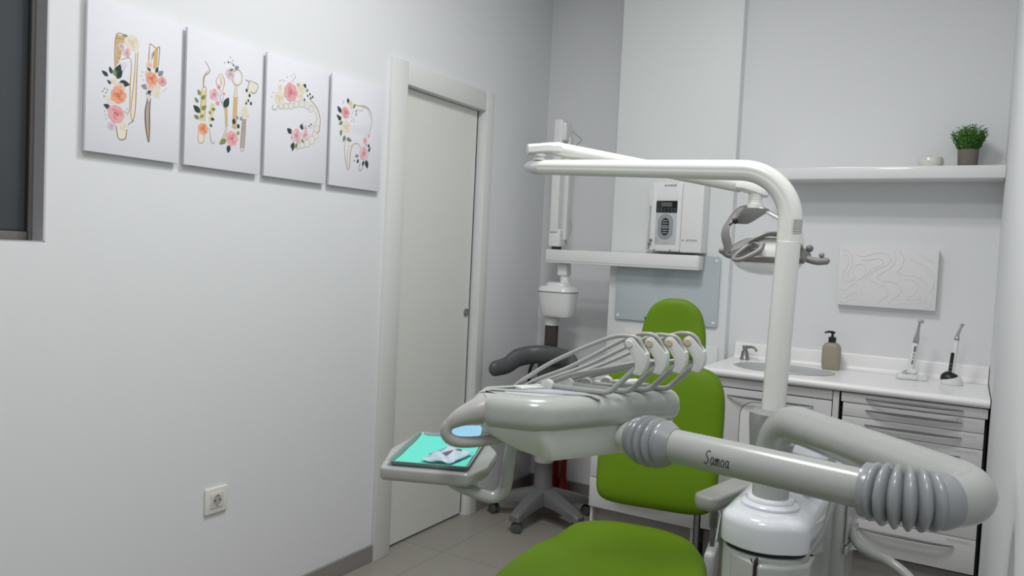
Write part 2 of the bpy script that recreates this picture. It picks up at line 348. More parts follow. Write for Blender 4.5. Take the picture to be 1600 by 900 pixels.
# ================================================================== POSTERS
ART = [
[
 ('P','tan',[(84.1,335.4),(110.2,338.1),(104.4,302.8),(96.9,269.9),(82.7,243.3)]),
 ('S','gold',1.56,[(82.7,240.8),(80.2,276.2),(84.6,336.5),(113.5,340.5)]),
 ('P','palegold',[(143.3,296.7),(150.1,302.5),(146.7,133.3),(137.1,101.9),(132.9,130.8)]),
 ('S','gold',1.17,[(143.2,299.3),(140.6,227.4),(132.9,130.8),(138.3,102.6)]),
 ('S','gold',1.56,[(150.0,303.6),(147.9,213.1),(146.1,133.2),(138.3,100.0)]),
 ('S','gold',1.17,[(99.7,269.5),(128.9,276.4),(128.6,203.8),(127.8,129.9),(109.2,125.5)]),
 ('S','grey',0.59,[(92.1,242.9),(100.0,260.2)]),
 ('S','grey',0.59,[(97.7,239.0),(109.9,265.2)]),
 ('S','grey',0.59,[(103.5,232.4),(116.7,264.1)]),
 ('P','palegold',[(90.7,81.6),(126.9,98.1),(118.0,50.2),(97.2,47.1)]),
 ('S','brown',1.17,[(142.8,106.1),(124.4,87.1),(118.0,50.2),(97.2,47.1),(89.6,81.4)]),
 ('S','brown',0.59,[(82.7,325.7),(103.8,327.6)]),
 ('S','brown',0.59,[(83.6,312.6),(101.9,313.6)]),
 ('S','brown',0.59,[(84.5,299.4),(100.0,299.7)]),
 ('S','brown',0.59,[(85.4,286.3),(98.2,285.7)]),
 ('S','brown',0.59,[(86.3,273.1),(96.3,271.8)]),
 ('S','brown',0.59,[(87.2,259.9),(94.5,257.9)]),
 ('L',62.6,214.7,42.4,226.6,'dark',0.42),
 ('L',73.3,223.2,65.1,243.4,'dark',0.42),
 ('L',87.3,213.3,103.9,240.3,'dark',0.42),
 ('L',85.5,218.1,97.8,257.1,'dark',0.42),
 ('L',94.7,204.6,128.6,204.9,'dark',0.45),
 ('L',71.4,127.5,50.0,134.8,'dark',0.5),
 ('L',71.3,194.5,59.1,204.7,'dark',0.42),
 ('L',81.6,219.9,81.1,241.4,'green',0.42),
 ('F',99.0,189.9,15.5,'peach'),
 ('F',72.3,153.5,14.3,'cream'),
 ('F',94.0,168.1,23.7,'orange'),
 ('F',88.2,115.0,25.8,'pink'),
 ('F',75.9,79.2,11.8,'lilac'),
 ('F',114.8,85.5,12.6,'cream'),
 ('F',79.2,206.4,9.3,'cream'),
 ('F',98.7,306.6,10.3,'lilac'),
 ('F',132.1,325.4,22.9,'cream'),
 ('F',116.0,292.7,12.4,'pinkfive'),
 ('L',117.5,340.0,100.7,338.2,'grey',0.42),
 ('D',52.7,178.8,2.6,'green'),
 ('D',47.5,170.6,2.6,'green'),
 ('D',57.3,168.5,2.5,'green'),
 ('D',52.2,157.2,2.6,'green'),
 ('D',60.8,176.9,2.6,'green'),
 ('D',54.2,116.7,1.5,'dark'),
 ('D',57.2,106.9,1.6,'dark'),
 ('D',59.1,97.0,1.5,'dark'),
 ('D',123.5,118.6,1.6,'dark'),
 ('D',120.3,133.8,1.6,'dark'),
 ('S','gold',1.56,[(187.4,336.8),(185.4,301.5),(183.6,262.5)]),
 ('S','gold',1.56,[(187.4,336.8),(197.7,332.9),(208.7,327.6),(218.9,333.9),(218.1,298.5),(215.3,269.6)]),
 ('P','tan',[(201.6,322.6),(214.7,329.1),(212.8,271.2),(199.6,266.1)]),
 ('S','brown',0.59,[(193.0,287.2),(201.9,310.9)]),
 ('S','brown',0.59,[(192.8,293.6),(201.9,313.5)]),
 ('S','brown',0.59,[(192.6,300.0),(201.8,316.2)]),
 ('S','brown',0.59,[(192.4,306.4),(201.7,318.9)]),
 ('P','greybrown',[(183.3,169.5),(192.8,171.3),(192.1,92.8),(191.5,50.4),(181.4,91.0),(177.6,138.9)]),
 ('S','brown',1.95,[(185.4,178.0),(178.2,139.0),(181.4,91.0),(190.3,50.2)]),
 ('S','brown',1.95,[(193.8,179.6),(192.0,136.1),(193.3,93.0),(192.7,50.6)]),
 ('L',192.7,257.5,179.3,266.9,'dark',0.42),
 ('L',209.6,255.9,215.1,275.0,'dark',0.42),
 ('L',185.2,207.5,161.4,209.6,'grey',0.55),
 ('L',217.1,249.4,233.8,267.8,'grey',0.5),
 ('L',191.3,200.7,181.9,176.2,'grey',0.5),
 ('L',194.2,206.7,185.7,188.8,'dark',0.42),
 ('F',184.0,247.6,10.6,'peach'),
 ('F',187.4,275.1,10.7,'peach'),
 ('F',192.7,214.5,13.9,'peach'),
 ('F',214.4,197.2,13.5,'cream'),
 ('F',218.1,217.0,9.7,'cream'),
 ('F',196.3,236.8,19.3,'orange'),
 ('F',231.1,236.1,14.6,'pink'),
 ('F',185.9,183.4,6.5,'cream'),
 ('D',166.2,250.0,1.6,'dark'),
 ('D',163.6,237.7,1.6,'dark'),
 ('D',169.8,227.3,1.6,'dark'),
 ('D',242.8,216.6,1.6,'dark'),
 ('D',236.8,209.9,1.6,'dark')],
[
 ('S','brown',1.08,[(65.7,331.1),(84.5,304.5),(64.9,281.6),(64.2,246.9)]),
 ('S','gold',1.08,[(79.4,305.0),(61.8,280.9),(61.1,246.2)]),
 ('P','yellow',[(55.1,238.1),(72.7,241.7),(71.0,144.2),(53.3,143.9)]),
 ('S','gold',1.08,[(55.1,238.1),(63.6,248.3),(72.7,241.7),(71.0,144.2)]),
 ('S','gold',1.08,[(55.1,238.1),(53.3,143.9)]),
 ('P','palegold',[(49.8,119.4),(71.8,122.9),(68.2,79.5),(49.3,77.8)]),
 ('S','gold',1.08,[(49.8,119.4),(49.3,77.8),(68.2,79.5),(71.8,122.9)]),
 ('L',45.2,197.0,31.1,211.2,'green',0.5),
 ('L',52.5,167.6,27.0,186.7,'dark',0.5),
 ('L',50.6,148.7,29.2,155.6,'green',0.5),
 ('L',57.2,178.0,75.7,193.1,'green',0.5),
 ('L',50.7,220.3,42.5,238.7,'green',0.5),
 ('L',56.1,209.7,70.7,225.3,'green',0.5),
 ('L',54.9,152.1,67.1,164.9,'green',0.42),
 ('F',65.5,119.2,19.7,'orange'),
 ('P','yellow',[(91.3,204.1),(105.6,204.1),(99.9,146.4),(85.0,146.6)]),
 ('S','gold',1.08,[(87.7,125.5),(93.1,99.4),(98.9,81.3),(108.1,80.0),(110.4,88.4)]),
 ('L',93.9,184.7,110.7,188.8,'green',0.55),
 ('L',91.8,155.8,108.0,154.8,'dark',0.55),
 ('L',93.2,169.5,83.9,178.6,'green',0.5),
 ('L',90.4,139.4,98.5,128.9,'dark',0.5),
 ('S','gold',1.08,[(123.5,305.1),(110.0,280.5),(113.2,265.0),(129.0,246.6)]),
 ('S','gold',1.08,[(130.1,306.6),(140.8,287.1),(139.5,267.8),(132.3,246.1)]),
 ('S','gold',1.08,[(125.0,300.0),(126.5,278.6),(131.5,268.8)]),
 ('P','palegold',[(123.6,304.0),(130.1,305.5),(138.8,286.7),(136.8,269.9),(131.5,268.8),(126.3,284.0)]),
 ('S','grey',1.08,[(132.3,247.2),(126.5,224.3),(142.0,200.0)]),
 ('S','grey',0.9,[(142.4,243.8),(134.8,215.0),(144.2,194.9)]),
 ('P','tan',[(144.1,197.6),(156.1,201.5),(159.0,142.5),(149.8,134.4)]),
 ('S','gold',1.08,[(151.1,135.7),(142.8,106.9),(129.0,84.1),(139.7,82.3),(149.5,108.0),(157.8,136.8)]),
 ('F',103.2,233.3,19.3,'pinkfive'),
 ('F',119.9,261.0,8.1,'pink'),
 ('F',117.2,209.0,8.1,'pink'),
 ('F',140.4,243.4,4.9,'pink'),
 ('L',143.4,199.1,159.5,236.2,'dark',0.45),
 ('S','gold',1.44,[(211.6,310.6),(210.4,300.5),(206.3,291.3),(199.8,284.4),(191.9,280.8),(184.0,281.1),(177.2,285.2),(172.5,292.4),(170.6,301.7),(171.7,311.7),(175.8,320.8),(182.2,327.7),(190.0,331.4),(197.9,331.2),(204.9,327.2),(209.7,320.0),(211.6,310.6)]),
 ('S','palegold',1.08,[(207.5,309.7),(206.6,301.8),(203.6,294.7),(198.8,289.3),(193.1,286.6),(187.3,286.9),(182.3,290.2),(178.8,295.9),(177.3,303.2),(178.2,311.0),(181.2,318.1),(185.9,323.4),(191.6,326.2),(197.4,326.0),(202.5,322.8),(206.0,317.1),(207.5,309.7)]),
 ('S','gold',1.08,[(183.8,278.6),(182.1,251.7),(178.4,239.9)]),
 ('S','gold',1.08,[(190.6,280.0),(191.6,253.6),(195.5,243.2)]),
 ('P','tan',[(178.4,241.0),(195.4,244.3),(194.1,137.1),(176.1,139.8)]),
 ('F',162.1,310.9,18.5,'lilac'),
 ('L',175.0,328.6,157.6,322.5,'green',0.42),
 ('L',179.7,331.3,196.4,343.4,'grey',0.6),
 ('D',153.9,347.4,3.8,'dark'),
 ('D',174.4,342.8,3.8,'dark'),
 ('D',138.7,342.7,2.2,'dark'),
 ('D',161.4,365.0,2.1,'dark'),
 ('D',171.9,357.0,2.2,'dark'),
 ('D',162.0,349.2,2.2,'dark'),
 ('D',168.8,347.0,2.2,'dark'),
 ('L',154.5,98.8,130.4,82.1,'green',0.5),
 ('L',166.6,82.9,162.9,55.8,'dark',0.5),
 ('F',176.7,105.4,24.3,'pink'),
 ('D',182.8,161.9,9.4,'dark'),
 ('D',201.2,149.4,7.8,'dark'),
 ('D',196.0,176.5,6.6,'grey'),
 ('D',211.3,176.3,6.7,'grey'),
 ('D',201.4,127.1,6.6,'green'),
 ('P','palegold',[(243.6,309.0),(277.9,299.3),(263.2,268.9),(235.5,279.2)]),
 ('S','brown',1.08,[(243.6,309.0),(277.9,299.3),(263.2,268.9),(235.5,279.2),(243.6,309.0)]),
 ('S','brown',1.44,[(224.4,307.2),(241.7,301.9)]),
 ('P','palegold',[(236.9,278.3),(248.5,276.2),(230.7,221.9),(219.3,222.6)]),
 ('P','greybrown',[(216.9,177.3),(232.4,178.8),(227.8,80.3),(212.3,80.4)]),
 ('S','brown',0.72,[(216.9,177.3),(212.3,80.4),(227.8,80.3),(232.4,178.8)]),
 ('S','brown',0.43,[(216.5,171.0),(231.3,171.2)]),
 ('S','brown',0.43,[(216.2,164.2),(231.0,164.4)]),
 ('S','brown',0.43,[(215.9,157.4),(230.7,157.6)]),
 ('S','brown',0.43,[(215.6,150.6),(230.4,150.8)]),
 ('S','brown',0.43,[(215.3,143.8),(230.1,144.0)]),
 ('S','brown',0.43,[(215.0,137.0),(229.8,137.1)]),
 ('D',230.8,272.6,6.1,'dark'),
 ('D',243.5,258.2,6.2,'dark'),
 ('D',250.2,232.9,6.2,'dark'),
 ('D',231.0,230.4,5.1,'dark'),
 ('D',239.2,240.4,5.1,'dark'),
 ('F',226.4,204.2,14.6,'cream'),
 ('F',219.9,191.8,8.9,'cream'),
 ('F',237.6,192.1,7.9,'cream')],
[
 ('P','cream2',[(223.9,268.3),(223.1,263.3),(220.3,258.8),(216.0,255.3),(210.8,253.4),(205.5,253.4),(201.0,255.3),(197.9,258.8),(196.6,263.3),(197.4,268.2),(200.1,272.7),(204.4,276.2),(209.6,278.1),(214.9,278.2),(219.5,276.3),(222.7,272.8),(223.9,268.3)]),
 ('S','brown',0.53,[(223.9,268.3),(223.1,263.3),(220.3,258.8),(216.0,255.3),(210.8,253.4),(205.5,253.4),(201.0,255.3),(197.9,258.8),(196.6,263.3),(197.4,268.2),(200.1,272.7),(204.4,276.2),(209.6,278.1),(214.9,278.2),(219.5,276.3),(222.7,272.8),(223.9,268.3)]),
 ('P','cream2',[(202.9,276.9),(202.1,271.8),(199.2,267.0),(194.8,263.4),(189.4,261.4),(183.9,261.4),(179.3,263.4),(176.0,267.0),(174.7,271.6),(175.5,276.7),(178.4,281.5),(182.8,285.1),(188.1,287.1),(193.6,287.1),(198.3,285.2),(201.6,281.6),(202.9,276.9)]),
 ('S','brown',0.53,[(202.9,276.9),(202.1,271.8),(199.2,267.0),(194.8,263.4),(189.4,261.4),(183.9,261.4),(179.3,263.4),(176.0,267.0),(174.7,271.6),(175.5,276.7),(178.4,281.5),(182.8,285.1),(188.1,287.1),(193.6,287.1),(198.3,285.2),(201.6,281.6),(202.9,276.9)]),
 ('P','cream2',[(178.0,277.9),(177.1,272.5),(174.1,267.6),(169.5,263.9),(164.0,261.8),(158.4,261.8),(153.6,263.8),(150.3,267.6),(149.0,272.4),(149.8,277.7),(152.7,282.6),(157.3,286.3),(162.8,288.4),(168.4,288.5),(173.2,286.5),(176.6,282.8),(178.0,277.9)]),
 ('S','brown',0.53,[(178.0,277.9),(177.1,272.5),(174.1,267.6),(169.5,263.9),(164.0,261.8),(158.4,261.8),(153.6,263.8),(150.3,267.6),(149.0,272.4),(149.8,277.7),(152.7,282.6),(157.3,286.3),(162.8,288.4),(168.4,288.5),(173.2,286.5),(176.6,282.8),(178.0,277.9)]),
 ('P','cream2',[(151.8,270.7),(150.9,265.7),(148.1,261.0),(143.8,257.4),(138.6,255.5),(133.3,255.5),(128.8,257.4),(125.7,261.0),(124.4,265.6),(125.2,270.6),(128.0,275.3),(132.3,278.8),(137.4,280.8),(142.7,280.8),(147.3,278.9),(150.5,275.4),(151.8,270.7)]),
 ('S','brown',0.53,[(151.8,270.7),(150.9,265.7),(148.1,261.0),(143.8,257.4),(138.6,255.5),(133.3,255.5),(128.8,257.4),(125.7,261.0),(124.4,265.6),(125.2,270.6),(128.0,275.3),(132.3,278.8),(137.4,280.8),(142.7,280.8),(147.3,278.9),(150.5,275.4),(151.8,270.7)]),
 ('P','cream2',[(126.1,260.4),(125.4,255.6),(122.7,251.2),(118.6,247.8),(113.7,246.0),(108.8,246.0),(104.5,247.9),(101.5,251.2),(100.4,255.6),(101.1,260.4),(103.7,264.8),(107.8,268.2),(112.6,270.0),(117.6,270.0),(121.9,268.2),(124.9,264.8),(126.1,260.4)]),
 ('S','brown',0.53,[(126.1,260.4),(125.4,255.6),(122.7,251.2),(118.6,247.8),(113.7,246.0),(108.8,246.0),(104.5,247.9),(101.5,251.2),(100.4,255.6),(101.1,260.4),(103.7,264.8),(107.8,268.2),(112.6,270.0),(117.6,270.0),(121.9,268.2),(124.9,264.8),(126.1,260.4)]),
 ('P','cream2',[(101.6,254.8),(100.9,250.4),(98.5,246.4),(94.9,243.4),(90.5,241.8),(86.0,241.8),(82.2,243.5),(79.5,246.5),(78.5,250.5),(79.2,254.8),(81.5,258.7),(85.1,261.8),(89.5,263.4),(93.9,263.4),(97.8,261.8),(100.5,258.7),(101.6,254.8)]),
 ('S','brown',0.53,[(101.6,254.8),(100.9,250.4),(98.5,246.4),(94.9,243.4),(90.5,241.8),(86.0,241.8),(82.2,243.5),(79.5,246.5),(78.5,250.5),(79.2,254.8),(81.5,258.7),(85.1,261.8),(89.5,263.4),(93.9,263.4),(97.8,261.8),(100.5,258.7),(101.6,254.8)]),
 ('P','cream2',[(78.5,250.5),(77.8,246.2),(75.5,242.2),(71.9,239.2),(67.5,237.6),(63.1,237.6),(59.4,239.3),(56.7,242.3),(55.7,246.3),(56.4,250.5),(58.7,254.5),(62.3,257.5),(66.6,259.1),(71.0,259.1),(74.8,257.5),(77.4,254.4),(78.5,250.5)]),
 ('S','brown',0.53,[(78.5,250.5),(77.8,246.2),(75.5,242.2),(71.9,239.2),(67.5,237.6),(63.1,237.6),(59.4,239.3),(56.7,242.3),(55.7,246.3),(56.4,250.5),(58.7,254.5),(62.3,257.5),(66.6,259.1),(71.0,259.1),(74.8,257.5),(77.4,254.4),(78.5,250.5)]),
 ('P','cream2',[(257.4,198.4),(256.5,193.0),(253.4,188.0),(248.6,184.3),(242.8,182.3),(237.0,182.4),(231.9,184.6),(228.4,188.5),(227.0,193.6),(227.9,198.9),(230.9,203.9),(235.7,207.6),(241.5,209.6),(247.4,209.5),(252.5,207.4),(256.0,203.5),(257.4,198.4)]),
 ('S','brown',0.53,[(257.4,198.4),(256.5,193.0),(253.4,188.0),(248.6,184.3),(242.8,182.3),(237.0,182.4),(231.9,184.6),(228.4,188.5),(227.0,193.6),(227.9,198.9),(230.9,203.9),(235.7,207.6),(241.5,209.6),(247.4,209.5),(252.5,207.4),(256.0,203.5),(257.4,198.4)]),
 ('P','cream2',[(253.4,175.9),(252.4,170.0),(249.1,164.7),(243.9,160.6),(237.6,158.6),(231.3,158.8),(225.8,161.2),(222.0,165.4),(220.5,170.9),(221.5,176.7),(224.8,182.0),(229.9,186.0),(236.2,188.1),(242.5,188.0),(248.0,185.6),(251.9,181.4),(253.4,175.9)]),
 ('S','brown',0.53,[(253.4,175.9),(252.4,170.0),(249.1,164.7),(243.9,160.6),(237.6,158.6),(231.3,158.8),(225.8,161.2),(222.0,165.4),(220.5,170.9),(221.5,176.7),(224.8,182.0),(229.9,186.0),(236.2,188.1),(242.5,188.0),(248.0,185.6),(251.9,181.4),(253.4,175.9)]),
 ('P','cream2',[(234.4,155.8),(233.5,150.0),(230.1,144.6),(225.0,140.7),(218.8,138.6),(212.5,138.9),(207.1,141.3),(203.4,145.5),(201.9,151.0),(202.8,156.8),(206.1,162.0),(211.2,166.0),(217.4,168.1),(223.6,167.9),(229.1,165.5),(232.9,161.3),(234.4,155.8)]),
 ('S','brown',0.53,[(234.4,155.8),(233.5,150.0),(230.1,144.6),(225.0,140.7),(218.8,138.6),(212.5,138.9),(207.1,141.3),(203.4,145.5),(201.9,151.0),(202.8,156.8),(206.1,162.0),(211.2,166.0),(217.4,168.1),(223.6,167.9),(229.1,165.5),(232.9,161.3),(234.4,155.8)]),
 ('P','cream2',[(211.0,139.8),(210.2,134.5),(207.1,129.6),(202.4,126.0),(196.8,124.1),(191.1,124.4),(186.2,126.6),(182.8,130.5),(181.4,135.5),(182.3,140.8),(185.2,145.7),(189.9,149.3),(195.5,151.2),(201.2,151.0),(206.2,148.8),(209.6,144.8),(211.0,139.8)]),
 ('S','brown',0.53,[(211.0,139.8),(210.2,134.5),(207.1,129.6),(202.4,126.0),(196.8,124.1),(191.1,124.4),(186.2,126.6),(182.8,130.5),(181.4,135.5),(182.3,140.8),(185.2,145.7),(189.9,149.3),(195.5,151.2),(201.2,151.0),(206.2,148.8),(209.6,144.8),(211.0,139.8)]),
 ('P','cream2',[(185.3,130.4),(184.5,125.6),(181.8,121.2),(177.6,117.9),(172.5,116.2),(167.3,116.5),(162.9,118.5),(159.8,122.1),(158.6,126.6),(159.4,131.5),(162.0,135.8),(166.2,139.1),(171.3,140.8),(176.5,140.6),(181.0,138.6),(184.1,135.0),(185.3,130.4)]),
 ('S','brown',0.53,[(185.3,130.4),(184.5,125.6),(181.8,121.2),(177.6,117.9),(172.5,116.2),(167.3,116.5),(162.9,118.5),(159.8,122.1),(158.6,126.6),(159.4,131.5),(162.0,135.8),(166.2,139.1),(171.3,140.8),(176.5,140.6),(181.0,138.6),(184.1,135.0),(185.3,130.4)]),
 ('P','cream2',[(162.2,123.8),(161.5,119.4),(159.0,115.4),(155.2,112.4),(150.7,111.0),(146.0,111.2),(142.0,113.0),(139.3,116.3),(138.2,120.4),(138.9,124.7),(141.3,128.7),(145.1,131.7),(149.6,133.2),(154.3,133.0),(158.3,131.1),(161.1,127.9),(162.2,123.8)]),
 ('S','brown',0.53,[(162.2,123.8),(161.5,119.4),(159.0,115.4),(155.2,112.4),(150.7,111.0),(146.0,111.2),(142.0,113.0),(139.3,116.3),(138.2,120.4),(138.9,124.7),(141.3,128.7),(145.1,131.7),(149.6,133.2),(154.3,133.0),(158.3,131.1),(161.1,127.9),(162.2,123.8)]),
 ('S','brown',0.99,[(30.2,248.0),(28.7,234.3),(42.9,231.5),(52.7,249.5)]),
 ('S','gold',1.65,[(195.2,301.4),(223.3,286.9),(244.2,268.0),(258.0,233.1),(253.6,192.0),(240.6,178.5)]),
 ('S','palegold',1.98,[(203.5,291.7),(227.8,276.4),(242.2,259.0),(234.4,223.3),(215.9,197.5)]),
 ('S','gold',0.83,[(228.6,259.5),(241.6,238.9),(228.7,211.0),(208.3,193.4)]),
 ('L',170.7,330.2,179.7,350.0,'dark',0.6),
 ('L',184.2,320.6,193.6,334.9,'green',0.42),
 ('D',172.5,339.5,8.3,'dark'),
 ('D',186.2,326.6,6.1,'grey'),
 ('D',206.8,303.6,5.1,'dark'),
 ('D',202.2,316.9,5.0,'dark'),
 ('D',215.9,309.9,5.1,'dark'),
 ('D',191.0,309.0,5.0,'dark'),
 ('D',176.3,292.1,5.0,'dark'),
 ('D',66.6,338.7,2.1,'dark'),
 ('D',91.2,354.8,2.2,'dark'),
 ('D',109.2,361.5,2.2,'dark'),
 ('D',120.6,354.1,2.2,'dark'),
 ('D',127.5,365.5,2.2,'dark'),
 ('D',77.4,338.3,2.2,'dark'),
 ('D',117.2,346.8,2.1,'dark'),
 ('D',121.2,372.4,2.1,'dark'),
 ('D',23.5,273.5,2.1,'dark'),
 ('D',29.9,288.1,2.1,'dark'),
 ('D',129.3,359.2,2.2,'dark'),
 ('D',57.5,335.1,2.2,'dark'),
 ('F',60.6,312.1,12.8,'cream'),
 ('F',156.8,302.3,15.4,'cream'),
 ('F',159.5,325.1,19.9,'cream'),
 ('F',143.7,338.5,8.3,'green2'),
 ('F',58.7,274.9,25.7,'cream'),
 ('F',109.5,305.6,32.6,'pink'),
 ('L',120.5,162.7,97.8,177.3,'dark',0.6),
 ('L',130.4,142.0,116.6,151.1,'green',0.42),
 ('L',128.1,127.8,118.5,109.8,'dark',0.5),
 ('L',130.8,133.8,126.5,98.7,'dark',0.35),
 ('L',162.2,188.8,172.7,207.3,'grey',0.5),
 ('D',164.2,193.6,7.8,'dark'),
 ('D',169.7,190.0,7.8,'dark'),
 ('D',203.9,202.3,4.0,'dark'),
 ('D',213.0,209.5,3.9,'dark'),
 ('F',187.3,192.8,10.1,'lilac'),
 ('F',186.2,167.3,16.8,'pinkfive'),
 ('F',143.2,157.9,25.4,'pinkfive'),
 ('L',147.5,130.6,139.3,111.6,'green',0.5),
 ('L',167.8,150.4,180.0,135.3,'green',0.4)],
[
 ('S','gold',1.65,[(118.1,324.5),(152.4,323.7),(179.6,328.7),(212.8,319.3),(226.6,293.8),(228.5,262.9),(215.5,226.5)]),
 ('S','brown',0.66,[(134.3,323.3),(179.9,323.8),(206.4,316.3),(219.5,286.3)]),
 ('S','gold',0.99,[(135.2,307.1),(167.0,308.0),(180.0,322.6)]),
 ('S','gold',1.65,[(83.7,194.0),(77.5,148.0),(86.1,101.0),(100.2,68.9),(110.1,82.8),(111.1,128.4),(120.8,163.2),(142.6,176.6),(161.0,171.9),(173.1,153.9)]),
 ('S','gold',0.99,[(100.3,163.3),(94.2,114.1),(101.5,78.7)]),
 ('S','tan',1.32,[(107.7,158.3),(129.4,170.5),(151.6,176.7)]),
 ('S','brown',1.32,[(194.0,111.5),(184.2,88.5),(174.0,72.5),(164.6,77.0),(168.6,104.0)]),
 ('S','grey',0.43,[(120.8,211.7),(131.4,245.7)]),
 ('S','grey',0.43,[(131.6,211.6),(143.1,246.4)]),
 ('S','grey',0.43,[(142.4,211.4),(154.9,247.1)]),
 ('S','grey',0.43,[(153.3,211.3),(166.8,247.8)]),
 ('S','grey',0.43,[(164.3,211.1),(178.6,250.9)]),
 ('S','grey',0.43,[(175.3,211.0),(190.4,254.1)]),
 ('S','grey',0.43,[(186.4,210.8),(202.4,257.3)]),
 ('S','grey',0.43,[(197.6,210.7),(214.4,260.6)]),
 ('L',91.6,321.4,85.2,342.3,'dark',0.6),
 ('L',53.1,278.5,30.4,302.2,'dark',0.45),
 ('L',50.1,254.2,28.0,268.2,'dark',0.42),
 ('L',60.7,248.3,42.7,231.1,'green',0.5),
 ('L',56.4,216.6,53.6,189.4,'green',0.4),
 ('L',77.4,197.2,68.5,169.5,'green',0.4),
 ('L',86.7,186.6,117.1,180.9,'green',0.45),
 ('L',117.2,308.1,130.5,325.7,'green',0.42),
 ('L',40.8,267.5,28.3,262.3,'dark',0.42),
 ('L',53.9,263.8,37.5,249.1,'dark',0.6),
 ('D',59.5,318.3,2.4,'dark'),
 ('D',63.4,326.2,2.4,'dark'),
 ('D',112.0,273.9,2.4,'dark'),
 ('D',119.5,266.1,2.4,'dark'),
 ('D',111.0,258.6,2.4,'dark'),
 ('D',124.5,257.9,2.4,'dark'),
 ('D',113.8,289.3,2.4,'dark'),
 ('D',119.5,298.2,2.4,'dark'),
 ('D',135.6,299.3,5.4,'grey'),
 ('D',136.3,287.2,5.5,'grey'),
 ('F',103.0,323.5,11.9,'peach'),
 ('F',108.1,310.6,9.6,'cream'),
 ('F',84.4,230.1,25.0,'cream'),
 ('F',76.1,284.4,22.5,'pink'),
 ('F',214.1,216.9,8.7,'pinkfive'),
 ('F',193.9,194.0,14.7,'pinkfive'),
 ('L',203.0,118.8,214.4,84.6,'dark',0.5),
 ('L',192.0,114.3,182.2,91.4,'dark',0.4),
 ('L',159.8,130.0,136.4,124.5,'grey',0.5),
 ('L',159.6,116.4,151.5,98.2,'dark',0.5),
 ('D',216.5,176.1,7.5,'dark'),
 ('D',219.4,160.3,7.4,'dark'),
 ('D',135.6,107.2,3.7,'dark'),
 ('D',202.3,177.8,3.7,'dark'),
 ('D',226.4,168.8,3.7,'dark'),
 ('F',190.4,142.0,28.3,'pinkfive')]]

